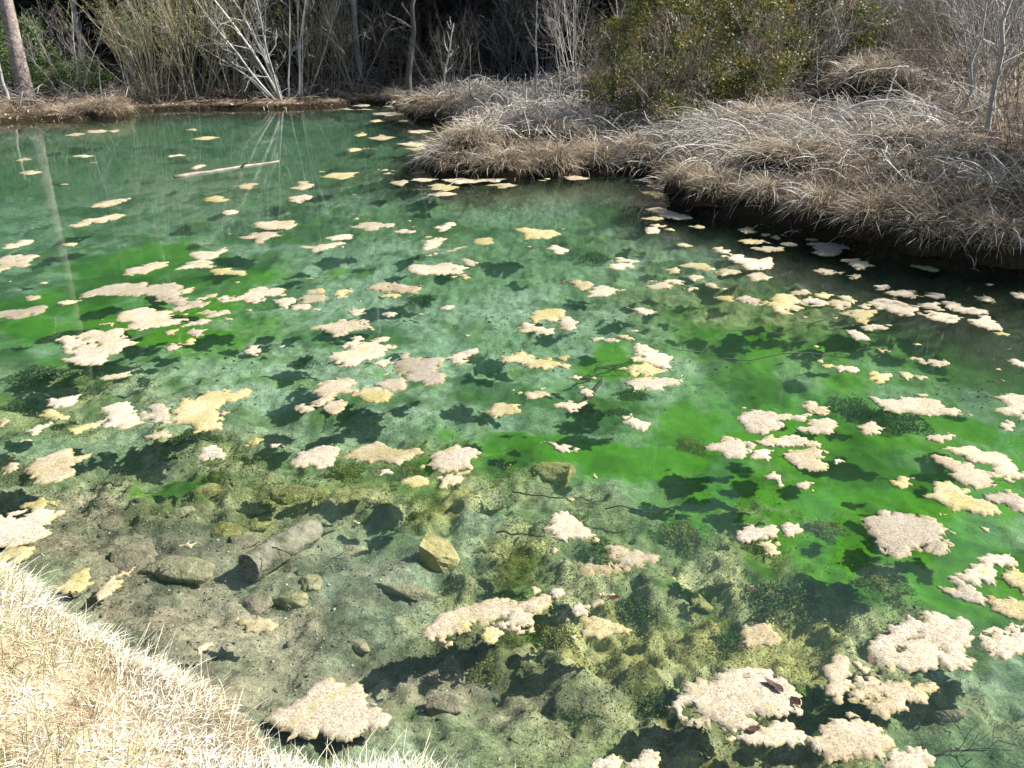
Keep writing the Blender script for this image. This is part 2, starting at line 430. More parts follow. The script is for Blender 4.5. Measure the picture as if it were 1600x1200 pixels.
def relief(x, y):
    """height of bed and banks; returns z, d, masks"""
    x = np.asarray(x, float); y = np.asarray(y, float)
    near = sstep(6, 3, y)
    d0 = shore_dist(x, y)
    d = d0 + (fbm(x, y, 1.3, 5, 4) - 0.5) * (0.20 + 0.25 * (1 - near)) + (fbm(x, y, 6, 9, 3) - 0.5) * 0.08
    g = np.clip(blob(x, y, GREEN) * 1.15, 0, 1); o = np.clip(blob(x, y, OLIVE) * 1.1, 0, 1); m = np.clip(blob(x, y, MUD) * 1.1, 0, 1); p = blob(x, y, PALE)
    # under water
    D = np.clip(d, 0, 50)
    depth = 0.04 + 0.22 * (1 - np.exp(-D / 0.7)) + 0.24 * (1 - np.exp(-D / 3.5)) + 0.10 * sstep(4, 9, D)
    ridge = 1 - np.abs(2 * fbm(x, y, 2.4, 31, 5, 0.55) - 1)
    lump = fbm(x, y, 5.5, 41, 4, 0.6)
    fine = fbm(x, y, 17, 61, 3, 0.6)
    rough = np.clip(1 - g * 1.1, 0, 1)
    bed = -depth + (ridge - 0.75) * 0.16 * (0.35 + 0.65 * np.clip(o + 0.6 * (1 - m), 0, 1)) * (0.25 + 0.75 * rough)
    bed += (lump - 0.5) * 0.14 * (0.4 + 0.6 * np.maximum(o, 0.5 * m)) * (0.2 + 0.8 * rough) + (fine - 0.5) * 0.045 * (0.35 + o + 0.5 * m) * (0.1 + 0.9 * rough)
    bil = np.abs(2 * fbm(x, y, 4.2, 77, 4, 0.55) - 1)
    bed += (bil - 0.25) * 0.11 * np.clip(o, 0, 1) * (0.2 + 0.8 * rough)
    bed = np.minimum(bed, -0.02 - 0.06 * sstep(0, 0.5, d))
    # above water
    E = np.clip(-d, 0, 300)
    rightw = sstep(1.6, 3.4, x - (13.5 - y) * 0.15) * sstep(27, 22, y) * sstep(3.5, 6, y)
    penin = sstep(-3.2, -1.6, x) * sstep(23, 21.5, y) * sstep(10, 11.5, y) * (1 - rightw)
    nearb = near * sstep(7, 3, np.abs(x - (-1.0)) )
    lo = 0.05 + 0.18 * (1 - np.exp(-E / 0.8)) + 0.02 * E
    nb = 0.03 + 0.20 * (1 - np.exp(-E / 0.12)) + 0.05 * E
    rb = 0.06 + 0.36 * (1 - np.exp(-E / 0.09)) + 0.16 * (1 - np.exp(-E / 1.6)) + 0.055 * E + 0.012 * np.clip(E - 3, 0, 30) ** 1.3
    pb = 0.05 + 0.26 * (1 - np.exp(-E / 0.3)) + 0.05 * E
    bank = lo * (1 - nearb) + nb * nearb
    bank = bank * (1 - penin) + pb * penin
    bank = bank * (1 - rightw) + rb * rightw
    bank += (fbm(x, y, 0.9, 71, 4) - 0.5) * 0.55 * sstep(0.2, 2.0, E) * (1 - nearb) + (fbm(x, y, 4, 75, 4) - 0.5) * 0.10 * sstep(0, 0.4, E)
    hill = np.clip(y - 25.5 - 1.5 * np.sin(x * 0.21), 0, 200)
    bank += 0.42 * hill * hill / (hill + 5.0) * np.clip(1 - hill / 260, 0.3, 1)
    lefth = np.clip(-x - 19, 0, 200); bank += 0.25 * lefth * lefth / (lefth + 6)
    bank = np.maximum(bank, 0.015 + 0.03 * sstep(0, 0.3, E))
    z = np.where(d > 0, bed, bank)
    return z, d, g, o, m, p, rightw, nearb, penin

def axis(*spec):
    """(start, stop, step) runs joined"""
    out = []
    for a, b, s in spec:
        n = max(1, int(round((b - a) / s)))
        out.append(np.linspace(a, b, n, endpoint=False))
    return np.concatenate(out)

gx = np.concatenate([axis((-140, -40, 9), (-40, -18, 1.4), (-18, -8, 0.12), (-8, -3.2, 0.05), (-3.2, 3.2, 0.0175), (3.2, 8, 0.05), (8, 16, 0.14), (16, 40, 1.4), (40, 140, 9)), [140]])
gy = np.concatenate([axis((-40, -4, 4), (-4, 0.8, 0.3), (0.8, 4.6, 0.0175), (4.6, 8, 0.035), (8, 14, 0.065), (14, 26, 0.13), (26, 40, 0.7), (40, 160, 8)), [160]])
X, Y = np.meshgrid(gx, gy)
Z, D, mG, mO, mM, mP, mR, mN, mI = relief(X, Y)

def relief_at(x, y):
    return float(relief(np.array([x]), np.array([y]))[0][0])

_ix = lambda v, a: int(np.clip(np.searchsorted(a, v) - 1, 0, len(a) - 2))
def gz(x, y):
    i, j = _ix(x, gx), _ix(y, gy)
    u = (x - gx[i]) / (gx[i + 1] - gx[i]); v = (y - gy[j]) / (gy[j + 1] - gy[j])
    return float((Z[j, i] * (1 - u) + Z[j, i + 1] * u) * (1 - v) + (Z[j + 1, i] * (1 - u) + Z[j + 1, i + 1] * u) * v)

def gz_many(x, y, A=None):
    A = Z if A is None else A
    i = np.clip(np.searchsorted(gx, x) - 1, 0, len(gx) - 2); j = np.clip(np.searchsorted(gy, y) - 1, 0, len(gy) - 2)
    u = (x - gx[i]) / (gx[i + 1] - gx[i]); v = (y - gy[j]) / (gy[j + 1] - gy[j])
    return (A[j, i] * (1 - u) + A[j, i + 1] * u) * (1 - v) + (A[j + 1, i] * (1 - u) + A[j + 1, i + 1] * u) * v

def on_ground(px, py, z0=0.0):
    """the spot on bed or bank seen at (px, py)"""
    z = z0
    for _ in range(8):
        p = P(px, py, z)
        z = 0.5 * z + 0.5 * gz(p.x, p.y)
    p = P(px, py, z)
    return Vector((p.x, p.y, gz(p.x, p.y)))

# colour of every spot of bed and bank: silt, algae, mud, litter, painted shade
def mixc(a, b, w): return a * (1 - w[..., None]) + np.array(b) * w[..., None]
n_a = fbm(X, Y, 0.8, 101, 5); n_b = fbm(X, Y, 3.2, 111, 5, 0.6); n_c = fbm(X, Y, 9, 121, 4, 0.65); n_d = fbm(X, Y, 1.7, 131, 5, 0.6)
colr = np.zeros(X.shape + (3,)) + np.array((0.148, 0.215, 0.135))
colr = mixc(colr, (0.235, 0.30, 0.20), sstep(0.5, 0.7, n_a) * 0.6)
colr = mixc(colr, (0.29, 0.345, 0.25), np.clip(mP, 0, 1) * 0.8)
colr = mixc(colr, (0.085, 0.165, 0.065), sstep(0.46, 0.62, fbm(X, Y, 0.55, 141, 5, 0.6)) * 0.6)
colr = mixc(colr, (0.035, 0.075, 0.035), sstep(0.51, 0.64, n_d) * 0.85 * (1 - 0.6 * mP))
colr = mixc(colr, (0.09, 0.135, 0.05), sstep(0.56, 0.66, n_b) * 0.6)
oc = mixc(np.zeros(X.shape + (3,)) + np.array((0.26, 0.235, 0.080)), (0.070, 0.070, 0.016), sstep(0.47, 0.60, n_b))
oc = mixc(oc, (0.36, 0.36, 0.20), sstep(0.5, 0.66, n_d) * 0.75)
colr = colr * (1 - (mO * 0.9)[..., None]) + oc * (mO * 0.9)[..., None]
mc = mixc(np.zeros(X.shape + (3,)) + np.array((0.20, 0.172, 0.115)), (0.09, 0.08, 0.055), sstep(0.44, 0.6, n_b))
mc = mixc(mc, (0.32, 0.285, 0.19), sstep(0.56, 0.7, n_d) * 0.7)
colr = colr * (1 - (mM * 0.95)[..., None]) + mc * (mM * 0.95)[..., None]
gsel = sstep(0.10, 0.92, mG * 1.22 + (n_b - 0.5) * 1.0 * (1.25 - mG) + (n_d - 0.5) * 0.8 * (1.25 - mG)) * 0.95
gc = mixc(np.zeros(X.shape + (3,)) + np.array((0.038, 0.140, 0.003)), (0.018, 0.058, 0.005), np.clip(sstep(0.47, 0.60, n_d) * 0.75 + sstep(0.52, 0.64, n_b) * 0.45, 0, 0.9))
gc = mixc(gc, (0.052, 0.158, 0.006), sstep(0.52, 0.7, n_a))
colr = colr * (1 - gsel[..., None]) + gc * gsel[..., None]
shallow = np.maximum(sstep(1.1, 0.2, D) * sstep(6, 8, Y), np.clip(blob(X, Y, [(1480, 480, 150, 45), (1580, 545, 110, 60), (1340, 430, 130, 26), (1180, 380, 110, 16), (1050, 320, 60, 14)]) * 1.35, 0, 1))  # where the bank's shadow and dark reflection are painted onto the bed
colr = colr * (0.95 - 0.45 * sstep(7, 16, Y))[..., None]  # far bed painted darker so the forest's dark reflection reads stronger
colr = mixc(colr, (0.022, 0.020, 0.012), shallow * 0.94)  # near-black painted shade along the bank
land = np.zeros(X.shape + (3,)) + np.array((0.115, 0.083, 0.055))
land = mixc(land, (0.25, 0.19, 0.13), sstep(0.45, 0.65, n_b))
land = mixc(land, (0.035, 0.026, 0.017), sstep(0.5, 0.65, n_d) * 0.7)
land = mixc(land, (0.022, 0.017, 0.012), sstep(24.5, 26.5, Y) * 0.92)  # forest gloom painted into the ground colour under the trees
land = mixc(land, (0.46, 0.37, 0.235), mN)
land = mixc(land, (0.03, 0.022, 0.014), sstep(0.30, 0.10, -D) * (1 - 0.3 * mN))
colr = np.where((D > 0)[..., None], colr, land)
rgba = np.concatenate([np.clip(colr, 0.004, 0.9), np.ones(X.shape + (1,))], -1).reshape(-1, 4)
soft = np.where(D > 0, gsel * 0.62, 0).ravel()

ny, nx = X.shape
idx = np.arange(nx * ny).reshape(ny, nx)
Q = np.stack([idx[:-1, :-1], idx[:-1, 1:], idx[1:, 1:], idx[1:, :-1]], -1).reshape(-1, 4)
V = np.stack([X, Y, Z], -1).reshape(-1, 3)
wet = (D.ravel()[Q] > 0).any(1)

def sub(name, sel, mat, kind='structure'):
    q = Q[sel]
    u, inv = np.unique(q, return_inverse=True)
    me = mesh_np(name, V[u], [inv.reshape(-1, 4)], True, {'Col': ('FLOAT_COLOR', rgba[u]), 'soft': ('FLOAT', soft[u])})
    o = obj(name, me, mat, kind=kind)
    return o
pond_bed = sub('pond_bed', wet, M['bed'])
pond_bed['label'] = 'silty pond bottom with bright green and olive algae'
ground = sub('ground', ~wet, M['ground'])
ground['label'] = 'brown earth banks and wooded slope around the pond'

def box_mesh(name, x0, x1, y0, y1, z0, z1):
    v = [(x, y, z) for z in (z0, z1) for y in (y0, y1) for x in (x0, x1)]
    f = np.array([(0, 2, 3, 1), (4, 5, 7, 6), (0, 1, 5, 4), (2, 6, 7, 3), (0, 4, 6, 2), (1, 3, 7, 5)])
    return mesh_np(name, v, [f], False)
water = obj('pond_water', box_mesh('pond_water', -24, 13, -1.5, 27, -2.5, 0.0), M['water'], kind='structure')
water['label'] = 'still clear green pond water'

# ------------------------------------------------------------------ geometry makers
def blades_np(root, dirh, length, width, lift, droop, rng, seg=4, tone=None, twist=None):
    """n grass blades as tapering strips. root (n,3); dirh (n,) heading; lift: start elevation; droop: how much it bends over"""
    n = len(root)
    t = np.linspace(0, 1, seg + 1)
    el = lift[:, None] - droop[:, None] * t[None, :] ** 1.2
    head = dirh[:, None] + (rng.normal(0, 0.35, n))[:, None] * t[None, :]
    step = (length / seg)[:, None]
    dx = np.cos(el) * np.cos(head) * step; dy = np.cos(el) * np.sin(head) * step; dz = np.sin(el) * step
    pts = np.zeros((n, seg + 1, 3))
    pts[:, 1:, 0] = np.cumsum(dx[:, :-1], 1); pts[:, 1:, 1] = np.cumsum(dy[:, :-1], 1); pts[:, 1:, 2] = np.cumsum(dz[:, :-1], 1)
    pts += root[:, None, :]
    sa = dirh + np.pi / 2 + (rng.uniform(-1.2, 1.2, n) if twist is None else twist)
    side = np.stack([np.cos(sa), np.sin(sa), rng.uniform(-0.6, 0.6, n)], -1)
    side /= np.linalg.norm(side, axis=1, keepdims=True)
    w = (width[:, None] * np.array([0.8, *([1.0] * (seg - 1)), 0.12])[None, :] * 0.5)
    w = w * (1 - 0.35 * t[None, :])
    L = pts - side[:, None, :] * w[..., None]; Rr = pts + side[:, None, :] * w[..., None]
    VV = np.stack([L, Rr], 2).reshape(-1, 3)
    b = (np.arange(n) * (seg + 1) * 2)[:, None] + (np.arange(seg) * 2)[None, :]
    FF = np.stack([b, b + 1, b + 3, b + 2], -1).reshape(-1, 4)
    tone = rng.uniform(0, 1, n) if tone is None else tone
    return VV, FF, np.repeat(tone, (seg + 1) * 2)

def tubes_np(paths, radii, sides=3, tone=None, rng=None):
    """paths (n,k,3), radii (n,k)"""
    paths = np.asarray(paths, float); radii = np.asarray(radii, float)
    n, k = paths.shape[:2]
    tan = np.gradient(paths, axis=1); tan /= np.linalg.norm(tan, axis=2, keepdims=True) + 1e-9
    ref = np.where(np.abs(tan[:, :1, 2:3]) > 0.9, np.array([1.0, 0, 0]), np.array([0, 0, 1.0])) * np.ones((n, k, 1))
    a = np.cross(tan, ref); a /= np.linalg.norm(a, axis=2, keepdims=True) + 1e-9
    b = np.cross(tan, a)
    ang = np.arange(sides) * 2 * np.pi / sides
    ring = a[:, :, None, :] * np.cos(ang)[None, None, :, None] + b[:, :, None, :] * np.sin(ang)[None, None, :, None]
    VV = (paths[:, :, None, :] + ring * radii[:, :, None, None]).reshape(-1, 3)
    base = (np.arange(n) * k * sides)[:, None, None] + (np.arange(k - 1) * sides)[None, :, None]
    s0 = np.arange(sides)[None, None, :]; s1 = (s0 + 1) % sides
    FF = np.stack([base + s0, base + s1, base + sides + s1, base + sides + s0], -1).reshape(-1, 4)
    if tone is None: tone = (rng or np.random.default_rng(1)).uniform(0, 1, n)
    return VV, FF, np.repeat(tone, k * sides)

def leaves_np(c, size, rng, aspect=0.55, tone=None, flat=0.0):
    """n small folded leaves (two triangles each) at c with random lie"""
    n = len(c)
    d = rng.normal(size=(n, 3)); d[:, 2] *= (1 - flat); d /= np.linalg.norm(d, axis=1, keepdims=True) + 1e-9
    e = rng.normal(size=(n, 3)); e -= d * (e * d).sum(1, keepdims=True); e /= np.linalg.norm(e, axis=1, keepdims=True) + 1e-9
    s = np.asarray(size)[:, None] * np.ones((n, 1))
    VV = np.stack([c - d * s * .5, c + e * s * aspect * .5, c + d * s * .5, c - e * s * aspect * .5], 1).reshape(-1, 3)
    FF = np.arange(n * 4).reshape(n, 4)
    tone = rng.uniform(0, 1, n) if tone is None else tone
    return VV, FF, np.repeat(tone, 4)

def join_parts(parts):
    off = 0; Vs, Fs, Ts = [], [], []
    for v, f, t in parts:
        Vs.append(v); Fs.append(f + off); Ts.append(t); off += len(v)
    return np.concatenate(Vs), [np.concatenate([f for f in Fs])], np.concatenate(Ts)

def mesh_parts(name, parts, smooth=False):
    v, f, t = join_parts(parts)
    return mesh_np(name, v, f, smooth, {'tone': ('FLOAT', t)})

K = 7
def grow(rng, base, direc, length, wiggle=0.18, up=0.10):
    d = np.array(direc, float); d /= np.linalg.norm(d)
    pts = [np.array(base, float)]
    for _ in range(K - 1):
        d = d + rng.normal(0, wiggle, 3) + np.array([0, 0, up])
        d /= np.linalg.norm(d)
        pts.append(pts[-1] + d * length / (K - 1))
    return np.array(pts)

def ramify(rng, main, r0, levels, kids, ratio, spread, wiggle, up, out, lvl=1, start=0.25, keep=0.55):
    """side branches of a path, recursively collected into out as (path, radii, level)"""
    L = np.linalg.norm(np.diff(main, axis=0), axis=1).sum()
    for _ in range(max(1, int(rng.normal(kids[0], kids[0] * 0.25)))):
        t = rng.uniform(start, 0.97) * (K - 1)
        i = min(int(t), K - 2); f = t - i
        p = main[i] * (1 - f) + main[i + 1] * f
        tan = main[i + 1] - main[i]; tan /= np.linalg.norm(tan) + 1e-9
        e = rng.normal(size=3); e -= tan * e.dot(tan); e /= np.linalg.norm(e) + 1e-9
        a = spread * rng.uniform(0.6, 1.3)
        d = tan * math.cos(a) + e * math.sin(a)
        l = L * ratio * rng.uniform(0.5, 1.2) * (1.15 - 0.55 * t / (K - 1))
        r = r0 * keep * rng.uniform(0.7, 1.1) * (1 - 0.5 * t / (K - 1))
        path = grow(rng, p, d, l, wiggle, up)
        out.append((path, np.linspace(r, max(r * 0.3, 0.0014), K), lvl))
        if levels > 1:
            ramify(rng, path, r, levels - 1, kids[1:], ratio, spread, wiggle, up, out, lvl + 1, 0.15, keep)

def bare_shrub(name, rng, nst, height, spread, r0, levels, kids, ratio=0.5, ang=0.6, wiggle=0.12, up=0.06, lean=(0, 0), mat='grey_stem', buds=None, base_r=0.12, own=8, rmin=0.0):
    """returns dict of part meshes: the stoutest stems one by one, the rest as twigs"""
    stems, rest = [], []
    for s in range(nst):
        az = rng.uniform(0, 2 * np.pi); tilt = spread * math.sqrt(rng.uniform(0, 1))
        d = (math.sin(tilt) * math.cos(az) + lean[0], math.sin(tilt) * math.sin(az) + lean[1], math.cos(tilt))
        b = np.array([math.cos(az), math.sin(az), 0]) * base_r * rng.uniform(0, 1) + np.array([0, 0, -0.08])
        h = height * rng.uniform(0.65, 1.1)
        path = grow(rng, b, d, h, wiggle * 0.6, up)
        r = max(r0 * rng.uniform(0.6, 1.15), rmin)
        stems.append((path, np.linspace(r, r * 0.3, K)))
        if levels > 0:
            ramify(rng, path, r, levels, kids, ratio, ang, wiggle, up, rest)
    order = sorted(range(nst), key=lambda i: -stems[i][1][0])
    own_i = order[:own]
    parts = {'stem': [], 'twigs': None, 'leaves': None}
    for i in own_i:
        v, f, t = tubes_np([stems[i][0]], [stems[i][1]], 5, np.array([rng.uniform(0.45, 0.95)]))
        parts['stem'].append(mesh_np('stem', v, [f], True, {'tone': ('FLOAT', t)}))
    tw = [(stems[i][0], stems[i][1]) for i in order[own:]] + [(a, b) for a, b, _ in rest]
    if tw:
        v, f, t = tubes_np(np.array([a for a, _ in tw]), np.array([b for _, b in tw]), 3, rng.uniform(0.1, 1.0, len(tw)))
        parts['twigs'] = mesh_np('twigs', v, [f], True, {'tone': ('FLOAT', t)})
    if buds:
        ends = np.array([a[j] + (a[j + 1] - a[j]) * rng.uniform() for a, _ in tw for j in range(2, K - 1)])
        ends = ends[ends[:, 2] > height * buds[2]]
        if len(ends):
            c = np.repeat(ends, buds[0], 0); c = c + rng.normal(0, 0.035, c.shape)
            v, f, t = leaves_np(c, rng.uniform(0.5, 1.2, len(c)) * buds[1], rng)
            parts['leaves'] = mesh_np('leaves', v, [f], False, {'tone': ('FLOAT', t)})
    parts['mat'] = mat
    return parts

def put_shrub(name, label, cat, parts, loc, rotz=0.0, scale=1.0, group=None, leafmat=None, tilt=(0, 0)):
    r = thing(name, label, cat, loc, rotz, group)
    r.rotation_euler = (tilt[0], tilt[1], rotz); r.scale = (scale,) * 3
    for me in parts['stem']:
        obj('stem', me, M[parts['mat']], r)
    if parts['twigs'] is not None:
        obj('twigs', parts['twigs'], M[parts['mat']], r, kind='stuff')
    if parts['leaves'] is not None:
        obj('leaves', parts['leaves'], M[leafmat], r, kind='stuff')
    return r

def noise3(v, f, seed):
    return (fbm(v[:, 0] * 1.0 + v[:, 2] * 0.7 + seed, v[:, 1] + v[:, 2] * 0.9, f, seed, 4) - 0.5)

_ico = None
def rock_mesh(name, rng, size, jag=0.5, flat=False):
    """a faceted, uneven stone: an icosphere cut by random planes and roughened"""
    import bmesh
    bm = bmesh.new(); bmesh.ops.create_icosphere(bm, subdivisions=4, radius=1.0)
    v = np.array([q.co[:] for q in bm.verts]); f = np.array([[q.index for q in fc.verts] for fc in bm.faces]); bm.free()
    for _ in range(11):
        nrm = rng.normal(size=3); nrm /= np.linalg.norm(nrm)
        h = rng.uniform(0.45, 0.9)
        dd = v @ nrm - h
        v = v - np.outer(np.clip(dd, 0, None) * 0.92, nrm)
    s = rng.integers(0, 1000)
    ln = np.linalg.norm(v, axis=1, keepdims=True)
    v = v * (1 + jag * (noise3(v, 1.6, int(s))[:, None] * 0.5 + noise3(v, 5, int(s) + 5)[:, None] * 0.22))
    v = v * np.array(size)
    return mesh_np(name, v, [f], not flat)

_ts = 1.2 * (1.0025 ** np.arange(1700))
def on_ground(px, py, z0=None):
    """the spot on bed or bank that is seen at (px, py)"""
    u, v = (px - 800) / F, (600 - py) / F
    d = np.array((u, CP + v * SP, -SP + v * CP))
    x, y, z = d[0] * _ts, d[1] * _ts, CAM_H + d[2] * _ts
    hit = np.nonzero(z < gz_many(x, y))[0]
    i = hit[0] if len(hit) else len(_ts) - 1
    return Vector((x[i], y[i], gz(x[i], y[i])))

def toward_water(x, y):
    e = 0.06
    dx = shore_dist(x + e, y) - shore_dist(x - e, y); dy = shore_dist(x, y + e) - shore_dist(x, y - e)
    return np.arctan2(dy, dx)

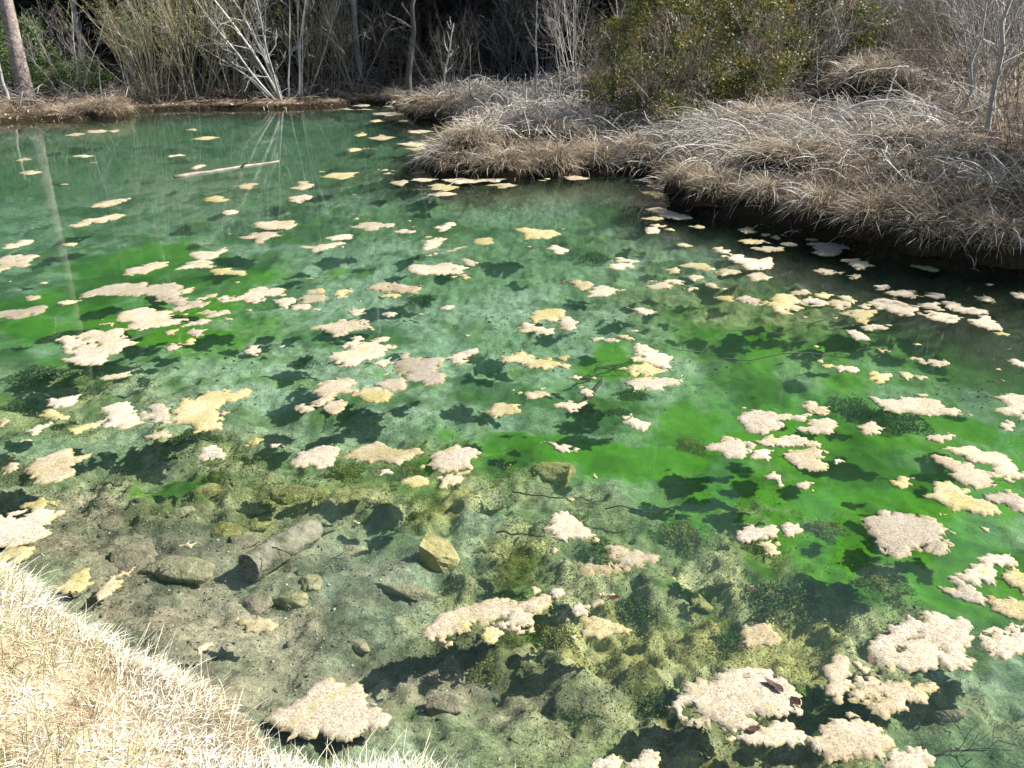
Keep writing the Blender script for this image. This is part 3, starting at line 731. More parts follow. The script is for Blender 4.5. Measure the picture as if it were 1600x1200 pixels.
# ------------------------------------------------------------------ the floating mats of dried algae
MATS = """
4 c:430,60 480,42 540,35 600,25 610,35 560,50 480,70
4 y:945,35 985,18 1040,22 1050,40 1000,45
4 p:1345,30 1410,10 1450,15 1440,35 1390,52
4 c:1030,90 1070,80 1105,88 1080,102 1040,102
4 t:335,150 400,125 450,120 540,100 580,105 550,122 470,142 350,162
4 t:1180,150 1260,130 1360,140 1350,165 1250,182 1200,170
4 c:1095,212 1160,190 1240,174 1285,195 1215,235 1180,215
5 p:30,210 80,200 135,195 140,205 90,222 50,225
4 c:1380,255 1470,248 1580,229 1604,236 1541,262 1450,280 1440,262
4 c:10,262 40,238 90,222 165,222 140,238 80,258
4 c:0,300 50,288 165,290 150,315 120,345 60,340 30,345 -20,355
4 c:-20,362 30,347 48,352 0,374
4 c:570,382 640,345 700,328 770,322 775,340 700,362 630,385
4 c the hourglass mat:815,360 850,335 920,315 905,305 878,287 960,275 1010,268 1040,254 1055,266 1010,287 950,312 995,330 985,350 900,352
4 y:975,360 1020,355 1060,362 1140,370 1145,378 1100,388 1060,380 1000,382
4 y:290,240 320,235 358,235 340,250 305,250
4 c the long swept mat:345,495 380,470 470,440 560,425 680,418 780,425 845,432 820,462 880,485 870,505 975,505 940,525 880,535 840,553 790,540 830,522 700,510 740,495 720,478 600,480 520,475 400,488
4 c:260,515 310,500 380,500 340,515 290,525
4 t:100,490 140,475 190,480 170,498 125,500
4 c the pale tongue-shaped mat:-30,555 90,545 170,525 220,525 200,545 130,565 60,590 -30,600
4 c the stepped mat:540,580 570,555 640,538 720,540 720,555 800,555 790,580 880,588 860,600 800,612 740,620 700,635 640,640 600,625 560,605
4 c:910,560 960,545 1030,548 1072,560 1020,570 960,578
4 p:820,618 880,598 970,588 960,606 900,614
4 t:830,460 870,445 920,440 880,460 850,470
4 t:915,490 960,475 1015,470 1000,485 950,497
4 c the flat cream mat:1005,490 1080,485 1130,460 1180,445 1290,445 1312,465 1270,485 1220,505 1190,512 1130,500 1060,505
4 c:1265,500 1310,490 1370,490 1375,508 1330,540 1295,540
4 t:1383,490 1420,475 1500,472 1525,490 1500,505 1420,513
4 p:1350,528 1400,518 1445,522 1430,538 1390,545
4 t:1420,455 1470,448 1510,460 1480,469
5 y:44,480 70,460 120,450 152,458 120,485 80,492
4 c the layered mat:270,680 300,665 370,660 420,640 480,645 540,628 570,655 600,685 625,705 570,728 555,745 500,765 460,800 420,795 350,798 285,775 300,745 288,715
4 t:760,650 800,635 825,640 800,660
4 c:868,650 900,630 955,635 940,660 905,672
4 g:850,692 880,677 920,677 890,695
4 t:760,720 790,700 840,697 845,712 810,735 775,735
4 c:460,612 500,605 535,608 515,620
4 c:1125,735 1145,712 1200,710 1212,735 1190,755 1145,750
4 c:465,868 520,845 600,832 605,845 560,858 500,868
4 p:215,985 235,955 290,952 355,970 340,985 280,995
4 o:185,1020 220,1005 260,1015 320,1040 280,1055 235,1045 200,1035
4 t:110,1110 150,1085 195,1095 180,1118 140,1128
4 p:195,1080 230,1062 245,1070 215,1085
4 y:310,1100 380,1080 430,1068 465,1068 440,1090 380,1115 330,1118
4 p the crumpled pinkish mat:445,1060 480,1030 510,985 560,975 610,985 610,1005 632,1030 655,1065 600,1090 540,1095 480,1090
4 p:645,1012 690,990 750,980 770,1015 780,1055 740,1060 700,1050 655,1048
4 y the broad yellowish mat:787,1025 820,985 890,950 960,920 1040,912 1100,918 1155,915 1140,950 1080,965 1020,985 990,1012 1030,1060 1020,1100 960,1105 900,1115 830,1100 810,1060
4 t:1003,1022 1040,1008 1065,1018 1030,1035
4 t:665,1130 710,1105 770,1098 775,1112 730,1140 690,1142
4 t:-20,1050 30,1045 48,1062 20,1085 -20,1090
5 t the curved tan mat:-85,1018 -40,975 0,940 -15,890 40,872 110,865 180,878 175,905 110,930 60,945 30,970 0,985
5 t:20,1010 50,968 100,958 128,975 115,1005 80,1025 40,1028
4 y:1140,1165 1190,1135 1220,1140 1200,1160 1160,1175
4 c:1240,1172 1290,1165 1330,1180 1260,1185
5 c:505,8 560,0 625,5 600,15 540,20
5 c:140,160 180,145 260,138 340,145 340,160 270,170 210,178
5 p:345,185 380,172 440,178 420,190
5 c:535,170 560,150 610,140 625,152 590,172 550,182
5 c:475,260 500,225 560,210 580,215 560,235 530,260 490,268
5 c:570,275 610,260 670,248 680,255 640,265 600,275
5 y:712,230 740,215 800,215 800,235 750,242
5 y the smooth yellow mat:905,170 950,165 1020,175 1090,182 1098,200 1060,215 1000,218 950,195
5 p:1060,260 1080,245 1110,255 1142,262 1130,280 1090,280
5 c:1335,340 1380,325 1345,300 1400,305 1440,315 1475,318 1450,340 1395,360
5 c the leaf-shaped white mat:410,350 450,335 500,340 560,332 640,340 690,375 600,375 540,382 470,382 430,370
5 p:660,320 690,310 735,325 710,340 680,335
5 y:655,395 680,388 695,398 670,405
5 t the arrowhead mat:215,440 290,418 345,415 480,430 470,445 400,465 310,470 260,460
5 y:270,480 330,472 380,477 340,490
5 p:550,540 585,525 625,525 590,545
5 p:280,568 320,555 360,560 340,575
5 c:120,555 150,540 205,538 205,560 160,570
5 c the lacy-edged mat:-45,635 0,618 70,605 90,590 200,590 220,610 238,625 150,640 100,665 70,670 30,645
5 o:1125,410 1180,405 1220,415 1250,440 1220,455 1180,435
5 p:1240,465 1280,440 1330,435 1365,465 1330,485 1270,485
5 y the lemon-yellow mat:965,585 1000,545 1080,540 1140,550 1130,572 1070,600 990,605
5 c:915,625 950,600 985,622 1090,630 1080,650 1020,662 930,650
5 p:1098,603 1132,578 1170,590 1185,625 1160,640 1120,630
5 p:1410,535 1480,535 1535,545 1530,565 1470,555
5 p:1250,678 1300,672 1350,680 1395,690 1370,695 1270,692
5 y:1365,670 1400,660 1450,673 1420,686
R c the hooked mat:995,546 1001,536 1016,543 1037,551 1050,564 1051,579 1040,579 1022,571 1008,566
R y:966,577 985,570 1000,567 1020,573 1038,581 1020,586 1000,588 985,586
5 c the white bar-shaped mat:1410,885 1450,870 1520,858 1600,860 1680,865 1655,885 1600,905 1520,915 1450,925 1440,900
5 c the large cream mat:45,765 110,735 120,700 160,665 200,680 320,675 310,700 350,715 300,745 240,775 190,790 160,810 90,808 70,780
5 c:235,795 285,778 330,765 340,790 300,800 320,840 300,845 280,812
5 p the pinkish folded mat:348,800 365,750 420,755 440,770 560,768 568,800 530,835 572,840 550,885 480,885 405,876 390,855 345,830
5 c:250,890 300,865 395,882 397,905 330,918 280,913
5 y:150,940 190,908 260,903 335,932 310,965 240,975 200,960
5 p the slanted pink mat:615,780 640,745 680,728 735,725 720,745 690,770 650,795
5 y the ochre flake mat:840,775 880,745 950,752 1000,775 1060,768 1080,782 1120,797 1165,800 1150,815 1080,808 1030,822 960,812 900,790
5 o:1090,768 1120,753 1160,763 1130,781
5 p:1145,860 1180,848 1220,855 1200,870
5 c:1200,920 1230,908 1265,920 1265,940 1220,940
5 o:955,940 1000,922 1060,930 1060,945 1000,952
5 p:1100,995 1150,965 1225,965 1230,980 1190,1000 1150,1018 1130,998
5 y the mustard mat:730,1015 790,1010 800,980 850,975 925,985 930,1015 870,1030 800,1050 780,1030
5 p:1430,1080 1425,1050 1450,1025 1470,1050 1505,1060 1518,1085 1500,1105 1460,1095
5 y:1435,770 1470,760 1480,775 1455,785
5 c:1010,1160 1060,1155 1130,1165 1170,1180 1190,1200 1130,1205 1080,1185
6 c:20,15 60,12 85,25 70,38 30,40
6 c:300,100 340,95 372,108 360,122 310,115
6 c the smooth oval mat:340,130 380,120 430,140 540,135 548,165 545,188 480,190 430,175 380,155
6 y:415,70 460,60 520,70 500,82 440,80
6 c:470,100 530,92 580,95 580,112 530,115
6 c:580,80 620,75 655,83 610,90
6 y:580,40 620,32 645,40 610,50
6 y:695,60 740,52 750,65 710,72
6 c:505,45 540,40 535,52
6 y:545,55 580,48 575,65
6 p the stained pink-white mat:695,80 760,78 830,80 880,95 840,110 820,125 770,132 710,118 720,95
6 c:840,150 900,140 950,155 975,175 940,185 900,190 880,165
6 t:720,190 780,185 850,200 840,212 760,208
6 c:865,215 900,208 905,225 880,230
6 g the yellow-green blade mat:1035,140 1100,130 1170,140 1225,155 1220,175 1250,195 1210,198 1150,180 1080,155
6 t:105,190 150,178 165,190 150,205 115,205
6 y:200,180 215,160 270,165 290,178 240,190
6 t:268,184 310,180 315,192 275,196
6 t:320,200 360,185 410,195 390,210 340,215
6 p:205,215 230,210 262,225 230,238 208,235
6 t:440,215 490,200 530,215 525,235 470,235
6 c:15,258 60,245 105,244 132,256 125,272 70,270
6 t:98,237 140,230 185,238 185,253 140,250
6 p:175,268 220,262 242,270 200,280
6 t:265,250 310,248 335,265 300,265
6 y:155,88 190,82 222,90 190,97
6 y:310,305 360,298 402,308 385,322 340,320
6 p:407,312 440,298 480,310 490,325 475,340 435,325
6 y the plump yellow mat:495,335 540,310 570,290 640,295 660,315 650,330 680,355 620,360 570,368 520,345
6 t:630,280 670,270 705,280 690,296 650,293
6 p:670,320 710,302 768,320 766,338 720,342 680,335
6 y:730,295 760,283 805,295 780,308 745,308
6 t:777,322 820,314 880,335 870,345 800,342
6 t:822,300 870,298 910,320 890,333 840,316
6 y the yellow fork-shaped mat:825,370 880,362 900,355 940,358 970,375 960,395 930,418 895,405 860,380
6 t:905,338 935,331 960,348 930,354
6 p:855,445 900,440 930,460 945,482 900,480
6 c:920,430 960,418 1020,425 1025,435 970,438 940,445
6 c:980,255 1020,250 1045,265 1010,272
6 c:1035,280 1090,275 1160,280 1180,303 1130,312 1060,300
6 p:1192,285 1240,288 1275,300 1240,312 1198,305
6 c the cream raft:950,325 1000,310 1070,318 1120,335 1160,360 1130,385 1080,380 1030,355 990,345
6 p:1180,330 1230,325 1252,348 1240,359 1195,350
6 c:1258,327 1310,325 1380,345 1440,358 1440,373 1380,374 1320,370 1280,350
6 c:1165,367 1230,364 1300,377 1350,393 1335,405 1280,412 1230,400 1190,385
6 c:1358,392 1410,380 1460,398 1510,430 1510,445 1450,440 1400,425
6 y:1470,452 1520,452 1530,465 1490,462
6 c:1395,300 1430,292 1475,312 1470,330 1420,318
6 c:1545,290 1580,282 1615,295 1600,312 1560,305
6 c:1115,560 1150,555 1200,562 1260,560 1298,580 1260,588 1180,582
6 y:945,620 965,608 1000,615 1060,630 1040,645 1010,662 985,650 955,645
6 y:1070,620 1110,618 1146,632 1110,650
6 c:1152,630 1190,632 1205,645 1170,650
6 c:820,602 860,595 915,612 880,620 830,615
6 y:760,590 800,585 815,597 770,600
6 y:985,528 1020,522 1048,530 1010,536
6 c:1525,570 1560,560 1600,575 1640,590 1600,600 1550,588
6 c the spindle-shaped mat:945,720 1000,732 1080,735 1130,722 1180,726 1250,745 1310,765 1385,795 1300,800 1240,795 1210,805 1150,790 1080,785 1020,775 985,750
6 y:1145,713 1180,703 1198,714 1178,721
6 c the notched mat:1475,720 1530,705 1580,712 1640,720 1640,815 1590,808 1545,795 1490,778 1530,755 1510,735
6 p:1495,835 1520,815 1548,825 1550,865 1510,865
6 p the split pinkish mat:400,810 440,785 500,775 560,785 620,788 690,800 690,815 620,815 560,818 600,835 580,855 530,872 470,868 430,850
6 t:690,765 730,752 790,760 785,775 740,795 710,785
6 p:640,848 700,838 720,815 780,808 820,840 800,865 740,872 690,865
6 t:918,855 945,825 985,825 1018,850 1000,875 935,875
6 c the mitten-shaped mat:265,930 330,915 365,885 410,895 455,905 460,935 445,968 350,970 365,945
6 c:480,905 530,882 600,884 690,888 705,905 755,920 740,932 660,925 600,930 530,926
6 p:467,948 510,934 558,942 530,965 480,980
6 t the domed tan mat:580,967 630,940 700,936 780,950 785,1000 750,1025 700,1035 650,1015 620,985
6 p:797,980 830,975 850,990 810,998
6 p:515,1048 550,1035 585,1050 595,1080 570,1095 555,1065
6 c:650,1078 690,1070 720,1078 705,1095 690,1112 660,1100
6 t:1195,895 1230,875 1290,865 1315,880 1290,895 1240,908
6 c the bank of pale scum:1255,935 1320,935 1380,925 1440,950 1510,960 1560,985 1640,1010 1640,1060 1560,1055 1490,1010 1430,998 1340,965
6 t the ribbon mat:1230,960 1270,960 1310,985 1380,995 1440,1030 1490,1085 1470,1105 1400,1105 1340,1080 1280,1040 1240,1000
6 y:1045,1070 1090,1050 1140,1058 1135,1085 1100,1098 1055,1090
9 y the mustard chain mat:1180,65 1225,45 1222,12 1290,5 1330,42 1375,38 1350,62 1400,80 1495,115 1495,140 1440,150 1400,140 1340,120 1280,110 1240,90
9 p:1430,65 1490,40 1545,40 1590,70 1600,140 1560,130 1510,95 1460,95
7 t the tan weathered mat:100,75 130,40 200,20 270,8 340,20 300,50 260,70 280,95 220,125 160,130 115,110
7 p:0,80 30,55 70,60 60,85 10,98
7 y:75,215 140,190 230,195 215,222 150,222 90,228
7 p the wide shore mat:-40,275 50,240 130,230 230,238 215,260 185,320 150,340 60,366 -40,380
7 y:10,420 30,378 80,368 130,372 110,405 70,430
7 y the lemon shard:265,490 290,465 335,450 340,485 310,530 275,545
7 o the orange-tan slip:345,560 380,520 400,480 450,460 510,445 490,480 440,510 420,550 370,568
7 p:740,30 760,8 810,0 860,20 850,42 790,45 755,45
7 p the pink-cream oval mat:1085,45 1120,10 1180,-5 1250,-10 1265,30 1240,70 1180,72 1110,68
7 y:880,655 920,640 1000,640 1040,660 1010,685 950,692 910,680
7 t:730,750 760,730 805,730 770,755 740,772
7 p the big slab-like mat:1020,1000 1100,955 1160,900 1240,860 1290,895 1370,920 1370,950 1430,985 1430,1050 1360,1060 1300,1100 1230,1085 1150,1090 1080,1095 1030,1050
7 o:665,365 700,348 735,355 720,372
8 o the ragged orange-tan mat:80,40 110,10 170,-10 240,-10 290,5 375,-2 385,20 340,42 300,62 240,50 190,55 130,45
8 c the white wing-shaped mat:375,70 430,37 402,22 480,5 500,-15 590,5 555,45 570,65 520,86 440,80
8 t:435,112 480,97 530,93 525,130 480,150 450,130
8 y:310,118 340,110 360,105 410,122 400,138 360,145 320,132
8 p:190,85 240,78 275,92 230,105
8 c the white peaked mat:835,305 870,285 860,255 890,235 930,245 970,275 1000,300 1050,330 1040,345 960,338 900,345
8 t the long crooked tan mat:975,440 1010,428 1060,440 1100,420 1080,385 1130,375 1210,395 1280,410 1285,430 1200,440 1130,455 1060,460 1000,472
8 t the long banana-shaped mat:390,710 400,665 450,620 540,590 620,570 700,560 800,545 850,550 875,600 830,608 760,606 680,631 630,656 560,665 500,705 440,722
8 p:642,660 700,638 770,618 812,614 800,650 800,685 740,700 700,680 660,672
8 y:595,700 610,674 650,666 680,690 670,715 640,735 610,725
8 p:855,545 880,520 910,530 905,560 875,562
8 p:940,600 970,578 1018,592 1015,618 970,626 940,615
8 p:1008,580 1040,564 1065,580 1040,593
8 y the four-pointed mat:935,705 1000,667 975,638 1040,634 1080,645 1160,665 1170,685 1100,690 1050,715 980,712
8 o:1035,553 1080,546 1110,557 1060,561
8 p:1010,1190 1050,1160 1100,1150 1130,1165 1122,1215 1015,1215
8 p:1138,1210 1190,1165 1230,1125 1275,1140 1260,1215
9 p:395,205 440,195 500,200 550,185 572,200 560,225 510,245 450,262 400,235
9 c:578,192 610,175 655,182 675,215 640,235 595,230
9 y:515,280 545,252 585,257 570,290 545,320 515,310
9 c the big rosette mat:930,160 985,150 1000,125 1045,120 1050,150 1110,140 1200,150 1270,180 1325,205 1310,225 1255,235 1300,265 1290,290 1250,312 1180,285 1130,290 1080,315 1020,300 990,270 960,225 940,195
9 c the cream arrow mat:1310,385 1360,375 1420,345 1470,310 1540,310 1500,360 1490,425 1420,440 1370,420
9 p:1240,445 1290,420 1380,435 1420,475 1445,500 1430,522 1380,510 1310,490 1270,475
9 o:1452,512 1510,498 1600,503 1650,520 1640,570 1550,580 1490,555
9 y the bright yellow edge mat:1500,400 1540,358 1580,380 1640,400 1650,492 1590,485 1540,440
9 c the great scalloped mat:955,690 1010,640 1080,600 1110,560 1190,550 1280,560 1370,590 1390,615 1360,640 1392,670 1412,690 1390,740 1375,800 1290,810 1255,775 1245,745 1180,795 1100,790 1010,775 980,735
9 c:1402,645 1450,620 1530,612 1600,590 1700,590 1680,660 1590,715 1540,745 1460,725 1424,690
9 t:430,660 480,605 540,600 555,630 590,655 570,690 500,692 440,695
9 t:765,800 800,760 840,725 875,745 870,790 840,820 890,850 875,888 835,885 840,920 810,920 770,875 790,840
9 t:880,755 910,750 955,785 940,808 900,785
9 t the lacy tan mat:895,845 960,818 1000,793 1030,800 1020,830 1055,855 1100,830 1150,830 1165,860 1200,835 1235,860 1200,890 1180,925 1110,925 1080,965 1020,985 970,965 965,935 1000,920 960,905 910,920 884,898 920,870
9 c the great leaf-strewn mat:115,940 190,890 185,850 240,830 290,855 310,800 390,785 450,775 540,790 600,825 640,870 680,915 640,960 570,986 480,1008 400,1046 340,1074 295,1050 290,1020 200,1010 140,975
9 t:350,1084 420,1050 530,1024 560,994 610,1000 640,1040 694,1065 686,1085 640,1110 600,1090 560,1105 480,1105 420,1085
9 t the sprawling tan mat:694,1090 750,1060 770,1020 840,995 900,1005 1000,1030 1010,1060 1055,1090 1020,1115 1025,1150 960,1156 880,1150 790,1170 740,1130
9 c:1035,1150 1080,1120 1150,1110 1200,1130 1220,1170 1200,1210 1060,1215 968,1168
9 t:850,965 880,960 910,985 870,995
1 t:300,628 350,615 390,618 360,630
1 c:400,605 470,598 488,604 430,615
1 p:493,606 550,600 520,613
1 y:880,645 940,632 1005,635 950,648
1 p:790,720 830,713 860,718 820,728
1 t:75,742 120,730 145,738 100,748
1 t:90,800 150,788 190,795 130,808
1 c:890,775 930,762 950,770 910,785
1 c:340,722 400,715 440,720 400,728
1 t:1090,860 1150,845 1190,850 1150,875
1 t:1345,870 1380,840 1430,840 1455,858 1400,878
1 y:1480,818 1540,800 1600,800 1660,798 1640,815 1580,830
1 p:1560,505 1610,500 1640,508
1 p:860,600 905,595 900,605
2 p:295,492 350,487 410,495 350,503
2 c:150,490 190,482 230,488
2 c:160,508 200,502 245,508
2 p:240,525 320,520 390,530 320,538
2 y:230,560 270,553 300,560 260,567
2 c:360,560 400,555 412,565
2 y:160,625 200,612 220,622 180,633
2 t:222,637 280,622 350,635 290,648
2 p:410,605 460,600 530,608 460,620
2 p:345,665 420,655 500,660 500,675 420,678
2 y:120,692 160,685 187,692 150,702
2 p:192,690 230,685 262,690
2 y:410,690 450,682 490,690 440,698
2 p:430,730 480,722 510,735 460,742
2 p:275,790 310,783 345,790
2 o:290,805 320,798 345,805
2 c:325,845 380,832 413,843 380,860
2 p:420,835 480,825 552,828 480,840
2 p the pinkish scum line:560,830 640,825 760,828 870,825 830,842 700,845 600,842
2 y:505,860 560,850 640,868 600,880 530,880
2 t:770,858 830,850 910,857 850,870
2 t:1110,820 1170,812 1240,825 1180,838
2 y:420,800 460,795 490,802
3 p:0,750 60,740 110,755 60,765
3 p:20,772 80,767 120,778 60,788
3 o:10,800 60,795 110,810 140,835 90,830 50,815
3 c:30,870 80,862 130,880 220,908 160,915 100,900
3 y:10,908 60,900 95,910 50,918
3 t:40,940 80,932 120,938 80,946
3 y:205,942 240,936 270,945 240,952
3 p:410,955 450,940 485,965 440,972
3 y:585,970 620,963 645,975 610,982
3 y:95,957 130,951 140,962
"""
CROP = {'1': (0, 0, .3375), '2': (500, 0, .3375), '3': (1000, 0, .375), '4': (0, 300, .3375), '5': (500, 300, .3375), '6': (1000, 350, .375),
        '7': (0, 700, .416667), '8': (500, 700, .416667), '9': (1000, 750, .375), 'R': (0, 0, 1.0)}
TINT = {'c': (0.0, 0.08, 0.2), 't': (0.05, 0.55, 0.1), 'y': (0.7, 0.2, 0.0), 'p': (0.0, 0.10, 0.85), 'o': (0.25, 0.7, 0.5), 'g': (1.0, 0.3, 0.0)}
HUE = {'c': 'cream', 't': 'tan', 'y': 'yellowish', 'p': 'pinkish', 'o': 'orange-tan', 'g': 'yellow-green'}

def inside_poly(px, py, poly):
    c = np.zeros(px.shape, bool)
    A = poly; B = np.roll(poly, -1, 0)
    for (ax, ay), (bx, by) in zip(A, B):
        c ^= ((ay > py) != (by > py)) & (px < (bx - ax) * (py - ay) / (by - ay + 1e-15) + ax)
    return c

def edge_dist(px, py, poly):
    best = np.full(px.shape, 1e9)
    A = poly; B = np.roll(poly, -1, 0)
    for (ax, ay), (bx, by) in zip(A, B):
        dx, dy = bx - ax, by - ay
        t = np.clip(((px - ax) * dx + (py - ay) * dy) / (dx * dx + dy * dy + 1e-15), 0, 1)
        best = np.minimum(best, (px - ax - t * dx) ** 2 + (py - ay - t * dy) ** 2)
    return np.sqrt(best)

def mat_mesh(poly, rng, res, zoff, gnaw=True):
    pts = [np.array(p) for p in poly]
    for lev in range(7):
        out, more = [], False
        for i, a in enumerate(pts):
            b = pts[(i + 1) % len(pts)]
            L = np.linalg.norm(b - a)
            out.append(a)
            if L > res * 1.6:
                more = True
                nrm = np.array((b[1] - a[1], a[0] - b[0])) / (L + 1e-9)
                amp = L * (0.09 if L < res * 3.2 else 0.22 if L < 0.16 else 0.14) * rng.uniform(0.3, 1.5)
                out.append((a + b) / 2 + nrm * rng.normal(0, amp) + (b - a) * rng.uniform(-0.12, 0.12))
        pts = out
        if not more: break
    B = np.array(pts)
    ctr = (B.min(0) + B.max(0)) / 2
    lo, hi = B.min(0), B.max(0)
    sp = res * 1.7
    while (hi - lo)[0] * (hi - lo)[1] / (sp * sp) > 5000: sp *= 1.2
    gxx, gyy = np.meshgrid(np.arange(lo[0], hi[0], sp), np.arange(lo[1], hi[1], sp))
    gxx = gxx.ravel() + rng.uniform(-.35, .35, gxx.size) * sp; gyy = gyy.ravel() + rng.uniform(-.35, .35, gyy.size) * sp
    k = inside_poly(gxx, gyy, B)
    gxx, gyy = gxx[k], gyy[k]
    if len(gxx):
        e = edge_dist(gxx, gyy, B); k = e > sp * 0.45
        gxx, gyy = gxx[k], gyy[k]
    pts2 = np.concatenate([B, np.stack([gxx, gyy], -1)]) - ctr
    nb = len(B)
    r = delaunay_2d_cdt([Vector(p) for p in pts2], [], [list(range(nb))], 0, 1e-6, False)
    vv = np.array([v[:] for v in r[0]]); ff = np.array([f for f in r[2] if len(f) == 3])
    cen = vv[ff].mean(1) + ctr
    ff = ff[inside_poly(cen[:, 0], cen[:, 1], B)]
    if len(ff) == 0: return None, ctr
    size = math.sqrt(max((hi - lo)[0] * (hi - lo)[1], 1e-4))
    if gnaw and size > 0.12 and len(ff) > 60:
        # gnawed rims and a few holes
        cen = vv[ff].mean(1) + ctr
        ec = edge_dist(cen[:, 0], cen[:, 1], B)
        hn = fbm(cen[:, 0], cen[:, 1], 13 if size < 0.5 else 9, int(rng.integers(0, 900)), 4, 0.65)
        ff2 = ff[hn < 0.60 + 0.18 * sstep(0.01, 0.07, ec)]
        par = list(range(len(vv)))
        def find(i):
            while par[i] != i: par[i] = par[par[i]]; i = par[i]
            return i
        for t_ in ff2:
            a_ = find(int(t_[0])); par[find(int(t_[1]))] = a_; par[find(int(t_[2]))] = a_
        lab = np.array([find(int(t_[0])) for t_ in ff2])
        u_, cnt_ = np.unique(lab, return_counts=True)
        big = u_[cnt_ >= cnt_.max() * 0.3]
        ff2 = ff2[np.isin(lab, big)]
        if len(ff2) > 0.82 * len(ff): ff = ff2
        us = np.unique(ff); rm_ = np.full(len(vv), -1); rm_[us] = np.arange(len(us)); vv = vv[us]; ff = rm_[ff]
    # orientation up
    a, b, c = vv[ff[:, 0]], vv[ff[:, 1]], vv[ff[:, 2]]
    cr = (b[:, 0] - a[:, 0]) * (c[:, 1] - a[:, 1]) - (b[:, 1] - a[:, 1]) * (c[:, 0] - a[:, 0])
    ff[cr < 0] = ff[cr < 0][:, ::-1]
    wx, wy = vv[:, 0] + ctr[0], vv[:, 1] + ctr[1]
    e = edge_dist(wx, wy, B)
    th = min(0.0045, 0.002 + 0.008 * size)
    z = 0.0025 + zoff * 0.5 + th * (1 - np.exp(-e / 0.004)) * (0.2 + 1.4 * fbm(wx, wy, 11, 7, 5, 0.7)) + (fbm(wx, wy, 45, 3, 2) - 0.5) * 0.0035 * sstep(0, 0.02, e)
    z = np.maximum(z, 0.002)
    v3 = np.concatenate([vv, z[:, None]], 1)
    # skirt down into the water all round the rim
    ed = {}
    for t in ff:
        for i in range(3):
            a, b = int(t[i]), int(t[(i + 1) % 3])
            if (b, a) in ed: del ed[(b, a)]
            else: ed[(a, b)] = 1
    rim = sorted({a for a, b in ed} | {b for a, b in ed})
    low = {a: len(v3) + i for i, a in enumerate(rim)}
    nrm = np.zeros((len(v3), 2))
    for a, b in ed:
        dx, dy = v3[b, 0] - v3[a, 0], v3[b, 1] - v3[a, 1]
        L = math.hypot(dx, dy) + 1e-9
        nrm[a] += (dy / L, -dx / L); nrm[b] += (dy / L, -dx / L)
    nrm /= np.linalg.norm(nrm, axis=1, keepdims=True) + 1e-6
    v3[rim, :2] += nrm[rim] * (rng.uniform(-0.60, 0.45, len(rim)) * min(sp, 0.03))[:, None]
    sk = v3[rim].copy()
    wid = (0.003 + 0.030 * np.clip(fbm(sk[:, 0] + ctr[0], sk[:, 1] + ctr[1], 8, 51, 3) - 0.42, 0, 1)) * min(1.0, size / 0.25) * max(1.0, res / 0.012)
    sk[:, :2] += nrm[rim] * wid[:, None]; sk[:, 2] = -0.004
    v3[rim, 2] = 0.0015
    quads = np.array([(b, a, low[a], low[b]) for a, b in ed])
    rimv = np.concatenate([np.zeros(len(v3)), np.ones(len(sk))]); rimv[rim] = 0.25
    v3 = np.concatenate([v3, sk])
    return mesh_np('algae_mat', v3, [ff, quads], True, {'rim': ('FLOAT', rimv)}), ctr

mats = []
rm = np.random.default_rng(7)
for ln in MATS.strip().splitlines():
    head, body = ln.split(':')
    hd = head.split(' ')
    crop, code, phrase = hd[0], hd[1], ' '.join(hd[2:])
    ox, oy, s = CROP[crop]
    px = [(ox + float(a.split(',')[0]) * s, oy + float(a.split(',')[1]) * s) for a in body.split()]
    wp = np.array([P(*q)[:2] for q in px])
    cx, cy = np.mean([q[0] for q in px]), np.mean([q[1] for q in px])
    w = max(q[0] for q in px) - min(q[0] for q in px)
    dist = math.hypot(P(cx, cy).length, CAM_H)
    me, ctr = mat_mesh(wp, rm, float(np.clip(0.0024 * dist, 0.0085, 0.06)), rm.uniform(0, 0.004), 'slab' not in phrase)
    if me is None: continue
    o = obj('algae_mat', me, M['mat'], loc=(ctr[0], ctr[1], 0))
    tn = np.clip(np.array(TINT[code]) + rm.normal(0, 0.08, 3), 0, 1)
    if 'slab' in phrase: tn = (0.0, 0.1, 0.1)
    o.color = (*tn, 0.92 if 'slab' in phrase else float(np.clip(rm.normal(0.97, 0.13), 0.62, 1.15)))
    ext = wp.max(0) - wp.min(0)
    mats.append(dict(o=o, px=(cx, cy), w=w, code=code, phrase=phrase, ext=ext))

# loose crumbs drifting round the mats, too small and alike to be told apart
n_crumb = 0
while n_crumb < 120:
    m_ = mats[int(rm.integers(0, len(mats)))]
    px_ = m_['px'][0] + rm.normal(0, 0.7) * (m_['w'] + 20); py_ = m_['px'][1] + rm.normal(0, 0.35) * (m_['w'] + 20)
    if not (10 < px_ < 1590 and 240 < py_ < 1190) or (px_ < 720 and py_ > 780 + px_ * 0.55): continue
    c_ = P(px_, py_); s_ = rm.uniform(0.010, 0.028) * (0.7 + 0.09 * c_.y)
    a_ = np.sort(rm.uniform(0, 6.283, 7)); r_ = s_ * rm.uniform(0.5, 1.2, 7)
    me, ctr = mat_mesh(np.stack([c_.x + np.cos(a_) * r_ * 1.3, c_.y + np.sin(a_) * r_], -1), rm, 0.010 + 0.002 * c_.y, 0.001, False)
    n_crumb += 1
    if me is None: continue
    o = obj('algae_crumb', me, M['mat'], loc=(ctr[0], ctr[1], 0))
    o.color = (rm.uniform(0, 0.6), rm.uniform(0, 0.6), rm.uniform(0, 0.6), 1.0)
    tag(o, 'tiny loose crumb of dried algae drifting between the mats', 'algae crumb', 'loose crumbs of dried algae')

